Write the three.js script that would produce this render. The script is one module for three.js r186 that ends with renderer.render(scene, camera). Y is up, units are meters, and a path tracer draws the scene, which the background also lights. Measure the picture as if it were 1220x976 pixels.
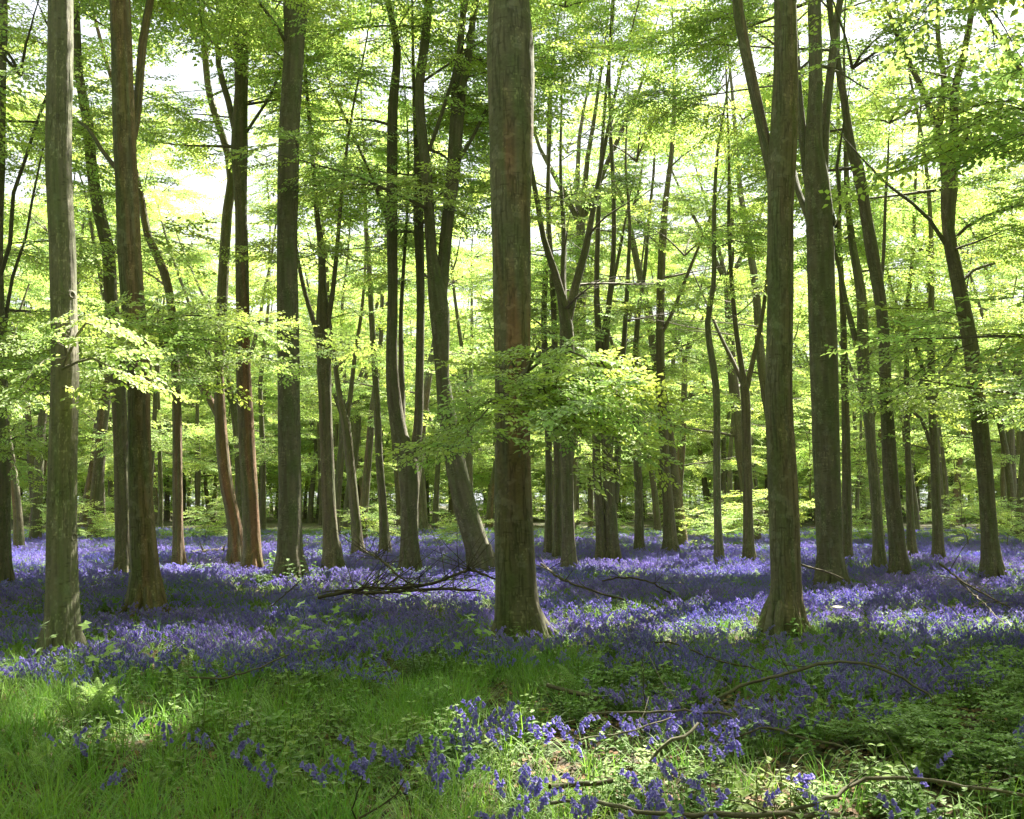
import * as THREE from 'three';
import { mergeGeometries } from 'three/addons/utils/BufferGeometryUtils.js';

// ---------------------------------------------------------------- camera, sky, sun, exposure
const scene = new THREE.Scene();
const EYE = 1.6, FOV = 45, PITCH = Math.atan((595 - 488) / 1178);
const camera = new THREE.PerspectiveCamera(FOV, 1220 / 976, 0.1, 600);
camera.position.set(0, EYE, 0);
camera.rotation.x = PITCH;
const renderer = new THREE.WebGLRenderer({ antialias: true });
renderer.setSize(1024, 819);
renderer.toneMapping = THREE.LinearToneMapping;
renderer.toneMappingExposure = 6.6;
renderer.shadowMap.enabled = true;
const SUN_AZ = 34 * Math.PI / 180, SUN_EL = 50 * Math.PI / 180;      // ahead of the camera and to its right, high
const SUN = new THREE.Vector3(Math.sin(SUN_AZ) * Math.cos(SUN_EL), Math.sin(SUN_EL), -Math.cos(SUN_AZ) * Math.cos(SUN_EL));
{
  const W = 512, H = 256, px = new Float32Array(W * H * 4);
  for (let j = 0; j < H; j++) for (let i = 0; i < W; i++) {
    const el = ((j + 0.5) / H - 0.5) * Math.PI, az = ((i + 0.5) / W - 0.5) * 2 * Math.PI;
    const d = new THREE.Vector3(Math.cos(el) * Math.cos(az), Math.sin(el), Math.cos(el) * Math.sin(az));
    const up = Math.max(0, d.y), k = Math.pow(1 - up, 2.2);
    const c = Math.max(0, d.dot(SUN)), glow = 0.35 * Math.pow(c, 18) + 0.1 * Math.pow(c, 5);
    const o = (j * W + i) * 4, low = d.y < 0 ? 0.5 : 1;
    px[o] = (0.17 + 0.11 * k + glow) * low; px[o + 1] = (0.188 + 0.1 * k + glow * 0.98) * low; px[o + 2] = (0.215 + 0.075 * k + glow * 0.9) * low; px[o + 3] = 1;
  }
  const sky = new THREE.DataTexture(px, W, H, THREE.RGBAFormat, THREE.FloatType);
  sky.mapping = THREE.EquirectangularReflectionMapping; sky.magFilter = THREE.LinearFilter; sky.needsUpdate = true;
  scene.background = sky; scene.environment = sky;
}
const sun = new THREE.DirectionalLight(new THREE.Color(1, 0.94, 0.82), 5);
sun.position.copy(SUN).multiplyScalar(90); sun.target.position.set(0, 0, -25); sun.position.add(sun.target.position);
sun.castShadow = true; sun.shadow.mapSize.set(4096, 4096);
Object.assign(sun.shadow.camera, { left: -60, right: 60, top: 60, bottom: -60, near: 1, far: 250 });
scene.add(sun, sun.target);

// ---------------------------------------------------------------- helpers
const V = (x, y, z) => new THREE.Vector3(x, y, z);
let seed = 20240501;
function rnd() { seed = (seed + 0x6D2B79F5) | 0; let t = Math.imul(seed ^ (seed >>> 15), 1 | seed); t = (t + Math.imul(t ^ (t >>> 7), 61 | t)) ^ t; return ((t ^ (t >>> 14)) >>> 0) / 4294967296; }
const rr = (a, b) => a + (b - a) * rnd();
const gauss = () => (rnd() + rnd() + rnd() - 1.5) * 1.16;
const pick = (a) => a[Math.floor(rnd() * a.length)];
const clamp = (x, a, b) => Math.min(b, Math.max(a, x));
const smooth = (a, b, x) => { const t = clamp((x - a) / (b - a), 0, 1); return t * t * (3 - 2 * t); };
// lattice noise; px, py make it periodic
function hash2(i, j, s) { let h = Math.imul(i, 374761393) ^ Math.imul(j, 668265263) ^ Math.imul(s, 2147483647 - 58); h = Math.imul(h ^ (h >>> 13), 1274126177); return ((h ^ (h >>> 16)) >>> 0) / 4294967296; }
function vnoise(x, y, s = 0, px = 0, py = 0) {
  const i = Math.floor(x), j = Math.floor(y), u = x - i, v = y - j, a = u * u * (3 - 2 * u), b = v * v * (3 - 2 * v);
  const w = (k, p) => p ? ((k % p) + p) % p : k;
  const h = (p, q) => hash2(w(p, px), w(q, py), s);
  return (h(i, j) * (1 - a) + h(i + 1, j) * a) * (1 - b) + (h(i, j + 1) * (1 - a) + h(i + 1, j + 1) * a) * b;
}
function fbm(x, y, s, oct = 4, px = 0, py = 0) { let t = 0, a = 0.5, n = 0; for (let o = 0; o < oct; o++) { t += a * vnoise(x, y, s + o, px, py); n += a; x *= 2; y *= 2; px *= 2; py *= 2; a *= 0.5; } return t / n; }
const terrain = (x, z) => (fbm(x * 0.22 + 40, z * 0.22 + 70, 3, 3) - 0.5) * 0.22 * smooth(2, 9, Math.hypot(x, z)) + (fbm(x * 0.9, z * 0.9, 9, 2) - 0.5) * 0.06;

// reading the photograph: a pixel of the 1220 x 976 picture to a place on the ground, at a height, or at a depth
const FPX = 1178, CP = Math.cos(PITCH), SP = Math.sin(PITCH);
function ray(px, py) { const x = (px - 610) / FPX, y = (488 - py) / FPX; return V(x, y * CP + SP, y * SP - CP); }
function onLevel(px, py, h = 0) { const r = ray(px, py), t = (h - EYE) / r.y; return V(r.x * t, h, r.z * t); }
function atDepth(px, py, depth) { const r = ray(px, py), t = -depth / r.z; return V(r.x * t, EYE + r.y * t, -depth); }
function toPhoto(p) { const x = p.x, y = p.y - EYE, z = p.z, d = y * SP - z * CP, u = y * CP + z * SP; return [610 + FPX * x / d, 488 - FPX * u / d, d]; }

const used = new Map();
function numbered(name) { const n = used.get(name) ?? 0; used.set(name, n + 1); return n ? name + '_' + String(n).padStart(3, '0') : name; }
function tag(o, label, category, group, kind) { if (label) o.userData.label = label; if (category) o.userData.category = category; if (group) o.userData.group = group; if (kind) o.userData.kind = kind; return o; }
function thing(name, label, category, group) { const g = new THREE.Group(); g.name = numbered(name); scene.add(g); return tag(g, label, category, group); }
function part(parent, name, geo, mat, kind) { const m = new THREE.Mesh(geo, mat); m.name = name; m.castShadow = m.receiveShadow = true; if (kind) m.userData.kind = kind; parent.add(m); return m; }
function copies(parent, name, geo, mat, list, tints, kind = 'stuff') {
  const m = new THREE.InstancedMesh(geo, mat, list.length); m.name = name; m.castShadow = m.receiveShadow = true; m.userData.kind = kind;
  list.forEach((x, i) => m.setMatrixAt(i, x));
  if (tints) tints.forEach((c, i) => m.setColorAt(i, c));
  parent.add(m); return m;
}
// triangle collector
class Tri {
  constructor() { this.p = []; this.c = null; }
  t(a, b, c) { this.p.push(a.x, a.y, a.z, b.x, b.y, b.z, c.x, c.y, c.z); }
  q(a, b, c, d) { this.t(a, b, c); this.t(a, c, d); }
  geo() { const g = new THREE.BufferGeometry(); g.setAttribute('position', new THREE.Float32BufferAttribute(this.p, 3)); g.computeVertexNormals(); return g; }
  add(o, m) { const v = V(0, 0, 0); for (let i = 0; i < o.p.length; i += 3) { v.set(o.p[i], o.p[i + 1], o.p[i + 2]).applyMatrix4(m); this.p.push(v.x, v.y, v.z); } }
}
const joined = (geos) => { const g = mergeGeometries(geos, true); return g; };   // one material slot each

// a tapering limb along points with radii: smooth sides, uv in metres, optional fluting and root flare
function limb(pts, rad, sides, o = {}) {
  const n = pts.length, pos = [], nor = [], uv = [], idx = [], col = o.color ? [] : null;
  let up = V(0.3, 0.1, 1).normalize(), len = 0;
  const mean = rad.reduce((a, b) => a + b) / n, turns = Math.max(1, Math.round(2 * Math.PI * mean / 1.0));
  for (let i = 0; i < n; i++) {
    const T = pts[Math.min(n - 1, i + 1)].clone().sub(pts[Math.max(0, i - 1)]).normalize();
    const U = up.clone().sub(T.clone().multiplyScalar(up.dot(T))).normalize(); up = U;
    const W = T.clone().cross(U);
    if (i) len += pts[i].distanceTo(pts[i - 1]);
    for (let k = 0; k <= sides; k++) {
      const a = (k % sides) / sides * 2 * Math.PI, ca = Math.cos(a), sa = Math.sin(a);
      const d = U.clone().multiplyScalar(ca).addScaledVector(W, sa);
      const r = rad[i] * (o.shape ? o.shape(a, len, d) : 1);
      const p = pts[i].clone().addScaledVector(d, r);
      pos.push(p.x, p.y, p.z); nor.push(d.x, d.y, d.z); uv.push(k / sides * turns, len / 2);
      if (col) { const c = o.color(p, d, len); col.push(c[0], c[1], c[2]); }
    }
  }
  const s = sides + 1;
  for (let i = 0; i < n - 1; i++) for (let k = 0; k < sides; k++) { const a = i * s + k, b = a + 1, c = a + s, d = c + 1; idx.push(a, b, c, b, d, c); }
  const g = new THREE.BufferGeometry();
  g.setAttribute('position', new THREE.Float32BufferAttribute(pos, 3)); g.setAttribute('normal', new THREE.Float32BufferAttribute(nor, 3)); g.setAttribute('uv', new THREE.Float32BufferAttribute(uv, 2));
  if (col) g.setAttribute('color', new THREE.Float32BufferAttribute(col, 3));
  g.setIndex(idx);
  if (o.shape) { g.computeVertexNormals(); const q = g.attributes.normal; for (let i = 0; i < n; i++) { const a = i * s, b = a + sides, v = V(q.getX(a) + q.getX(b), q.getY(a) + q.getY(b), q.getZ(a) + q.getZ(b)).normalize(); q.setXYZ(a, v.x, v.y, v.z); q.setXYZ(b, v.x, v.y, v.z); } }
  return g;
}
// points and radii resampled along a smooth curve
function resample(pts, rad, step) {
  const c = new THREE.CatmullRomCurve3(pts, false, 'centripetal'), n = pts.length - 1, P = [], R = [];
  for (let i = 0; i < n; i++) { const m = Math.max(1, Math.round(pts[i].distanceTo(pts[i + 1]) / step)); for (let k = 0; k < m; k++) { const t = (i + k / m) / n; P.push(c.getPoint(t)); R.push(rad[i] + (rad[i + 1] - rad[i]) * k / m); } }
  P.push(pts[n].clone()); R.push(rad[n]);
  return [P, R];
}

// ---------------------------------------------------------------- materials
function dataTex(w, h, f, srgb) {
  const a = new Uint8Array(w * h * 4);
  for (let j = 0; j < h; j++) for (let i = 0; i < w; i++) { const c = f(i / w, j / h), o = (j * w + i) * 4; for (let k = 0; k < 3; k++) a[o + k] = clamp(Math.round((srgb ? (c[k] <= 0.0031308 ? c[k] * 12.92 : 1.055 * Math.pow(Math.max(0, c[k]), 1 / 2.4) - 0.055) : c[k]) * 255), 0, 255); a[o + 3] = 255; }
  const t = new THREE.DataTexture(a, w, h); t.wrapS = t.wrapT = THREE.RepeatWrapping; t.magFilter = THREE.LinearFilter; t.minFilter = THREE.LinearMipmapLinearFilter; t.generateMipmaps = true;
  if (srgb) t.colorSpace = THREE.SRGBColorSpace; t.needsUpdate = true; return t;
}
// smooth beech bark: grey-brown, streaked downwards by rain, blotched with pale lichen and green algae, thin wrinkles across
const barkHeight = (u, v) => 0.3 * fbm(u * 10, v * 8, 11, 4, 10, 8) + 0.3 * fbm(u * 3, v * 5, 13, 3, 3, 5) + 0.1 * fbm(u * 9, v * 40, 15, 2, 9, 40) + 0.3 * fbm(u * 36, v * 7, 18, 3, 36, 7);
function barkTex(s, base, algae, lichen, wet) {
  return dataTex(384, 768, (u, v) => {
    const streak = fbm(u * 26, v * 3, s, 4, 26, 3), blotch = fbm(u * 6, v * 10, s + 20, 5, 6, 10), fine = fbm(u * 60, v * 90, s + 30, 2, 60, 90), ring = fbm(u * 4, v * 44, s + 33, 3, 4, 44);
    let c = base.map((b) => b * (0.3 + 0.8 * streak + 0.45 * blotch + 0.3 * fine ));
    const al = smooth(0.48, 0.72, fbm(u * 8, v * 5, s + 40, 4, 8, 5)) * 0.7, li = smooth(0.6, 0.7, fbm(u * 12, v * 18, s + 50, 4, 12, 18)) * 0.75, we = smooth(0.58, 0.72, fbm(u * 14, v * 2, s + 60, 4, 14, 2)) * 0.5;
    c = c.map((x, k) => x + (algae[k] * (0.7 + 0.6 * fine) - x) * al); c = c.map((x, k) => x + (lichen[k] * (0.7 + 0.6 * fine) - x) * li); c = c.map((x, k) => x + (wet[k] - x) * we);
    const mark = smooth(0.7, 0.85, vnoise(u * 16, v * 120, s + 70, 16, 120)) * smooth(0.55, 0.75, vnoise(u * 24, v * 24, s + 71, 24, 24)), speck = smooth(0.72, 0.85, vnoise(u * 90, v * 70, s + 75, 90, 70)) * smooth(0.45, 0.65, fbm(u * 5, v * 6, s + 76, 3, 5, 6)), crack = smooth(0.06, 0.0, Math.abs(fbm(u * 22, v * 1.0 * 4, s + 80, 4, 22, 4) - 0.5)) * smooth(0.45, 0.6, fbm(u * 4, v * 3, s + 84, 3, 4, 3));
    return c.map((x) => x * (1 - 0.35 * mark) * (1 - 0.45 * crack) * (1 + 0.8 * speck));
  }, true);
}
const barkBump = dataTex(384, 768, (u, v) => { const h = barkHeight(u, v); return [h, h, h]; });
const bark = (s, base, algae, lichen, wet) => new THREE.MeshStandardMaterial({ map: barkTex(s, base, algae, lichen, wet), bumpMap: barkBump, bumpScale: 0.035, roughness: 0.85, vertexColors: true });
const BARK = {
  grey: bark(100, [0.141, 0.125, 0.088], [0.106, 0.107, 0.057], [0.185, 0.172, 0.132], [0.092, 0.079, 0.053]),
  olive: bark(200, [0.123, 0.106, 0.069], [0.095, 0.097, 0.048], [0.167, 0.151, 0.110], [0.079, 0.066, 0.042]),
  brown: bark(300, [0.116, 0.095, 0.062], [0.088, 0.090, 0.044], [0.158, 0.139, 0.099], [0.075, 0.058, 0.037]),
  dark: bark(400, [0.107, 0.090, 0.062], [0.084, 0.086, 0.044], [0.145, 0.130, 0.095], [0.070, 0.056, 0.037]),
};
const barkPlain = {};
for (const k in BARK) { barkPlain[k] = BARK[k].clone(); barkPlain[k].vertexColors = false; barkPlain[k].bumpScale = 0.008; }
const lin = (r, g, b) => new THREE.Color().setRGB(r, g, b);
const leafMat = (c, t = 0.5, coat = 0.35) => new THREE.MeshPhysicalMaterial({ color: c, roughness: 1, transmission: t, thickness: 0, clearcoat: coat, clearcoatRoughness: 0.42, side: THREE.DoubleSide });
const M = {
  leaf: leafMat(lin(0.44, 0.59, 0.13), 0.6, 0.25),
  twig: new THREE.MeshStandardMaterial({ color: lin(0.08, 0.06, 0.038), roughness: 0.9 }),
  stick: new THREE.MeshStandardMaterial({ color: lin(0.24, 0.2, 0.14), roughness: 0.9, map: null }),
  grass: leafMat(lin(0.17, 0.34, 0.04), 0.5, 0),
  blade: leafMat(lin(0.14, 0.26, 0.04), 0.35, 0.15),
  stem: leafMat(lin(0.13, 0.2, 0.06), 0.2, 0.1),
  bell: leafMat(lin(0.2, 0.155, 0.58), 0.5, 0),
  herb: leafMat(lin(0.17, 0.295, 0.048), 0.45, 0),
  fern: leafMat(lin(0.26, 0.4, 0.09), 0.45, 0),
  litter: new THREE.MeshStandardMaterial({ color: lin(0.17, 0.105, 0.055), roughness: 0.9, side: THREE.DoubleSide }),
  straw: leafMat(lin(0.42, 0.36, 0.22), 0.3, 0.1),
  pale: leafMat(lin(0.75, 0.72, 0.62), 0.2, 0.1),
};

// ---------------------------------------------------------------- ground
{
  const xs = [], zs = [], step = (d) => clamp(Math.abs(d) * 0.03, 0.12, 6);
  for (let z = 14; z > -230; z -= step(z + 6)) zs.push(z);
  for (let x = 0; x < 170; x += step(x * 0.8)) xs.push(x);
  const X = [...xs.slice(1).reverse().map((x) => -x), ...xs], pos = [], uv = [], idx = [];
  for (const z of zs) for (const x of X) { pos.push(x, terrain(x, z), z); uv.push(x / 2.5, z / 2.5); }
  for (let j = 0; j < zs.length - 1; j++) for (let i = 0; i < X.length - 1; i++) { const a = j * X.length + i, b = a + 1, c = a + X.length, d = c + 1; idx.push(a, b, c, b, d, c); }
  const g = new THREE.BufferGeometry(); g.setAttribute('position', new THREE.Float32BufferAttribute(pos, 3)); g.setAttribute('uv', new THREE.Float32BufferAttribute(uv, 2)); g.setIndex(idx); g.computeVertexNormals();
  const map = dataTex(512, 512, (u, v) => {
    const leaf = vnoise(u * 60 + 3 * fbm(u * 30, v * 30, 4, 2, 30, 30), v * 60, 5, 60, 60), soil = fbm(u * 8, v * 8, 6, 5, 8, 8), moss = smooth(0.5, 0.62, fbm(u * 10, v * 10, 8, 5, 10, 10)), fine = vnoise(u * 180, v * 180, 2, 180, 180);
    let c = [0.035 + 0.06 * leaf * soil * 1.6, 0.026 + 0.04 * leaf * soil * 1.6, 0.016 + 0.02 * leaf * soil];
    c = c.map((x, k) => x + ([0.045, 0.075, 0.02][k] * (0.6 + 0.8 * fine) - x) * moss * 0.8);
    return c;
  }, true);
  const bump = dataTex(512, 512, (u, v) => { const h = 0.6 * vnoise(u * 60, v * 60, 5, 60, 60) + 0.4 * fbm(u * 120, v * 120, 7, 2, 120, 120); return [h, h, h]; });
  const m = new THREE.Mesh(g, new THREE.MeshStandardMaterial({ map, bumpMap: bump, bumpScale: 0.03, roughness: 1 })); m.name = numbered('forest_floor'); m.receiveShadow = true; scene.add(m);
  tag(m, 'brown leaf litter and soil of the woodland floor under the flowers', 'ground', null, 'structure');
}

// ---------------------------------------------------------------- beech foliage: flat sprays of leaves on a forked twig
function leafInto(T, at, dir, up, L, w, fine) {
  const side = dir.clone().cross(up).normalize(), tip = at.clone().addScaledVector(dir, L).addScaledVector(up, -L * 0.08);
  const P = (f, s, h) => at.clone().addScaledVector(dir, L * f).addScaledVector(side, w * s).addScaledVector(up, L * h);
  if (!fine) { const l = P(0.45, 0.5, 0.07), r = P(0.45, -0.5, 0.07); T.t(at, l, tip); T.t(at, tip, r); return; }
  const m = P(0.5, 0, 0.015), l1 = P(0.24, 0.4, 0.06), l2 = P(0.6, 0.48, 0.09), r1 = P(0.24, -0.4, 0.06), r2 = P(0.6, -0.48, 0.09);
  T.t(at, l1, m); T.t(l1, l2, m); T.t(l2, tip, m); T.t(at, m, r1); T.t(r1, m, r2); T.t(r2, m, tip);
}
function stickInto(T, a, b, r0, r1) {   // three-sided twig
  const d = b.clone().sub(a).normalize(), u = Math.abs(d.y) < 0.9 ? V(0, 1, 0) : V(1, 0, 0), s = d.clone().cross(u).normalize(), t = s.clone().cross(d);
  const ring = (p, r) => [0, 1, 2].map((k) => p.clone().addScaledVector(s, r * Math.cos(k * 2.094)).addScaledVector(t, r * Math.sin(k * 2.094)));
  const A = ring(a, r0), B = ring(b, r1);
  for (let k = 0; k < 3; k++) { const n = (k + 1) % 3; T.q(A[k], A[n], B[n], B[k]); }
}
function makeSpray(fine, leafLen) {
  const L = new Tri(), S = new Tri(), len = 1, up = V(0, 1, 0);
  const bend = rr(-0.12, 0.12), droop = rr(0.05, 0.16);
  const axis = (t) => V(t * len, -droop * t * t + 0.02 * Math.sin(t * 7), bend * t * t);
  const leaves = (p0, p1, n, size) => {
    const d = p1.clone().sub(p0).normalize(), lat = d.clone().cross(up).normalize();
    for (let i = 0; i < n; i++) {
      const t = (i + 0.7) / n, s = i % 2 ? 1 : -1, p = p0.clone().lerp(p1, Math.min(1, t));
      const out = i === n - 1 ? d.clone() : d.clone().multiplyScalar(0.7).addScaledVector(lat, s * rr(0.6, 1)).add(V(0, rr(-0.55, 0.2), 0)).normalize();
      const nn = up.clone().add(V(gauss() * 0.75, 0, gauss() * 0.75)).normalize(); nn.addScaledVector(out, -nn.dot(out)).normalize();
      const z = size * rr(0.62, 1.25); leafInto(L, p, out, nn, z, z * rr(0.56, 0.72), fine);
    }
  };
  const K = 8;
  for (let i = 0; i < K; i++) stickInto(S, axis(i / K), axis((i + 1) / K), 0.006 * (1 - i / K * 0.7), 0.006 * (1 - (i + 1) / K * 0.7));
  for (let i = 0; i < 13; i++) {
    const t = 0.08 + 0.88 * i / 13, s = i % 2 ? 1 : -1, p = axis(t), l = (0.46 - 0.32 * t) * rr(0.7, 1.15) * (t < 0.15 ? 0.7 : 1);
    const e = p.clone().add(V(l * rr(0.55, 0.8), rr(-0.09, 0.05), s * l * rr(0.6, 0.85)));
    stickInto(S, p, e, 0.003, 0.0015);
    leaves(p, e, Math.max(3, Math.round(l / 0.042)), leafLen);
  }
  leaves(axis(0.55), axis(1), 7, leafLen);
  return joined([L.geo(), S.geo()]);
}
const SPRAY = Array.from({ length: 7 }, () => makeSpray(false, 0.075)), SPRAY_FINE = Array.from({ length: 4 }, () => makeSpray(true, 0.082));
const SPRAY_MAT = [M.leaf, M.twig];

// gaps in the canopy: where the photograph shows sun on the ground, the boughs on the way to the sun stand apart
const GAPS = [[790, 728, 2.0, 1.1], [700, 735, 0.9, 0.6], [870, 722, 1.3, 0.9], [440, 688, 2.6, 1.6], [520, 690, 1.6, 1.3], [745, 672, 3.4, 1.2], [100, 836, 0.25, 0.2], [230, 676, 2.2, 1.2], [340, 680, 1.5, 1], [1000, 705, 0.9, 0.6], [1110, 735, 1.0, 0.7], [890, 648, 3, 2], [540, 700, 1.0, 0.9], [655, 752, 0.3, 0.2]]
  .map(([x, y, a, b]) => { const g = onLevel(x, y, 0.22); return [g.x, g.z, a + 0.5, b + 0.65]; });
for (const [x, y, d, r] of [[710, 485, 9.5, 0.7]]) { const p = atDepth(x, y, d), k = p.y / SUN.y; GAPS.push([p.x - SUN.x * k, p.z - SUN.z * k, r, r]); }
function inGap(p) {
  const k = p.y / SUN.y, x = p.x - SUN.x * k, z = p.z - SUN.z * k, w = 0.75 + 0.5 * vnoise(x * 2, z * 2, 77);
  for (const g of GAPS) { const dx = (x - g[0]) / g[2], dz = (z - g[1]) / g[3]; if (dx * dx + dz * dz < w) return true; }
  return false;
}

// over the near floor, outside those gaps, the canopy is closed: boughs there carry more sprays
function overNear(p) {
  const k = p.y / SUN.y, x = p.x - SUN.x * k, z = p.z - SUN.z * k;
  return p.y > EYE - p.z * 0.53 + 1.6 && z < -2.5 && z > -17 && Math.abs(x) < -z * 0.56 + 1;
}
// a crown is grown on stems: boughs, side branches, then sprays
const tmpQ = new THREE.Quaternion(), tmpE = new THREE.Euler();
function sprayMatrix(p, dir, scale, roll = 0.42) {
  const yaw = Math.atan2(-dir.z, dir.x), pitch = Math.asin(clamp(dir.y, -0.9, 0.9)) * 0.45 + gauss() * 0.26 - 0.1;
  tmpE.set(gauss() * roll, yaw, pitch, 'YZX'); tmpQ.setFromEuler(tmpE);
  return new THREE.Matrix4().compose(p, tmpQ, V(scale, scale, scale));
}
function leafTint(shade = 1) { const y = rr(-1, 1), b = rr(0.78, 1.14) * shade; return lin(b * (1 + 0.16 * y), b * (1 + 0.03 * y), b * (1 - 0.15 * y)); }
function bough(start, az, elev, len, r0, wood, sprays, dens, flat = 1) {
  const n = 6, P = [start.clone()], d = V(Math.cos(az) * Math.cos(elev), Math.sin(elev), Math.sin(az) * Math.cos(elev));
  const turn = gauss() * 0.25;
  for (let i = 0; i < n; i++) { const h = Math.hypot(d.x, d.z), a = Math.atan2(d.z, d.x) + turn / n + gauss() * 0.13; let e = Math.atan2(d.y, h); e += (0.02 - e) * 0.16 * flat + gauss() * 0.09; d.set(Math.cos(a) * Math.cos(e), Math.sin(e), Math.sin(a) * Math.cos(e)); P.push(P[i].clone().addScaledVector(d, len / n)); }
  wood.push(limb(P, P.map((_, i) => r0 * (1 - 0.85 * i / n)), 5));
  for (let i = 1; i <= n; i++) {
    const dir = P[i].clone().sub(P[i - 1]).normalize(), t = i / n;
    for (let s = -1; s <= 1; s += 2) {
      if (rnd() < 0.12) continue;
      const l = len * (0.5 - 0.3 * t) * rr(0.6, 1.2), a = Math.atan2(dir.z, dir.x) + s * rr(0.6, 1.1), e = Math.asin(clamp(dir.y, -1, 1)) * 0.5 + gauss() * 0.15;
      const q = P[i - 1].clone().lerp(P[i], rnd()), m = q.clone().add(V(Math.cos(a) * Math.cos(e), Math.sin(e), Math.sin(a) * Math.cos(e)).multiplyScalar(l * 0.55)), a2 = a - s * 0.25;
      const f = m.clone().add(V(Math.cos(a2), Math.sin(e) - 0.08, Math.sin(a2)).multiplyScalar(l * 0.45));
      wood.push(limb([q, m, f], [r0 * 0.35 * (1 - t * 0.5), r0 * 0.2 * (1 - t * 0.5), 0.004], 3));
      const c = Math.floor(l * 2.3 * dens + rnd());
      for (let k = 0; k < c; k++) { const u = (k + rr(0.2, 1)) / c, p = u < 0.55 ? q.clone().lerp(m, u / 0.55) : m.clone().lerp(f, (u - 0.55) / 0.45); const aa = a + rr(-0.9, 0.9); sprays.push([p.add(V(0, rr(-0.12, 0.1), 0)), V(Math.cos(aa), gauss() * 0.2, Math.sin(aa))]); }
    }
  }
  sprays.push([P[n].clone(), d.clone()]);
}
function growCrown(stems, hb, dens, lenMax, wood, sprays, o = {}) {
  let az = rnd() * 6.28;
  for (const [P, R] of stems) {
    const top = P[P.length - 1].y; let acc = rnd();
    for (let i = 1; i < P.length; i++) {
      if (P[i].y < hb) continue;
      acc += P[i].distanceTo(P[i - 1]) * (o.per ?? 0.85);
      while (acc > 1) {
        acc -= 1; az += 2.4 + gauss() * 0.5;
        let a = az; if (o.away && rnd() < o.away) a = -Math.PI / 2 + rr(-1.7, 1.7);
        const f = clamp((P[i].y - hb) / Math.max(2, top - hb), 0, 1);
        const over = o.closed && P[i].y > EYE + 0.53 * -P[i].z + 1.2;
        bough(P[i], a, 0.15 + 0.75 * f * rr(0.6, 1.2), lenMax * (1 - 0.55 * f) * rr(0.6, 1.1), Math.min(R[i] * 0.4, 0.045) * rr(0.6, 1), wood, sprays, over ? o.closed : dens * (1.45 - 0.75 * f));
      }
    }
    const e = P[P.length - 1]; for (let k = 0; k < 3; k++) bough(e, rnd() * 6.28, rr(0.5, 1.2), rr(1.2, 2), 0.03, wood, sprays, dens);
  }
}
function stemShape(s, flute) { return (a, len) => 1 + 0.07 * (fbm(Math.cos(a) * 1.5 + 9, len * 0.9 + Math.sin(a) * 1.5, s, 3) - 0.5) * 2 + flute * Math.sin(a * 3 + s + len * 0.25) * 0.5 * (0.6 + 0.4 * Math.sin(len * 0.8 + s)); }
// stains on a trunk: orange algae on one flank, green algae in patches near the root
function stain(s, red, redDir, y0, y1, green) {
  return (p, d) => {
    const n = fbm(Math.atan2(d.z, d.x) * 2.5, p.y * 0.9, s, 4), n2 = fbm(Math.atan2(d.z, d.x) * 3 + 30, p.y * 2.2, s + 5, 4);
    const face = smooth(-0.35, 0.6, d.x * redDir[0] + d.z * redDir[1]), r = red * smooth(0.42, 0.6, n * 0.75 + face * 0.28 - 0.06) * smooth(y0 - 1.5, y0 + 1, p.y + n2 * 2) * (1 - smooth(y1 - 1, y1 + 1, p.y + n2 * 2));
    const g = green * smooth(0.5, 0.64, n2);
    return [(1 - r) + r * 1.75, (1 - r) + r * 0.78, (1 - r) + r * 0.5].map((x, k) => x * (1 - g + g * [0.75, 1.1, 0.6][k]));
  };
}
function crownOf(tree, sprays, scale, geo, shade, fineGeo) {
  const list = [], tints = [];
  for (const [p, d, s] of sprays) { if (p.y > 1.2 && inGap(p.clone().addScaledVector(d, 0.5))) continue; list.push(sprayMatrix(p, d, (s ?? 1) * scale * rr(0.75, 1.2))); tints.push(leafTint(shade));
    if (overNear(p)) for (let k = 0; k < 1; k++) { const a = rnd() * 6.28, q = p.clone().add(V(gauss() * 0.7, gauss() * 0.5, gauss() * 0.7)), e = V(Math.cos(a), 0, Math.sin(a)); if (inGap(q.clone().addScaledVector(e, 0.5))) continue; list.push(sprayMatrix(q, e, scale * rr(0.8, 1.2))); tints.push(leafTint(shade)); } }
  return copies(tree, 'crown', fineGeo ?? geo, SPRAY_MAT, list, tints);
}

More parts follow.
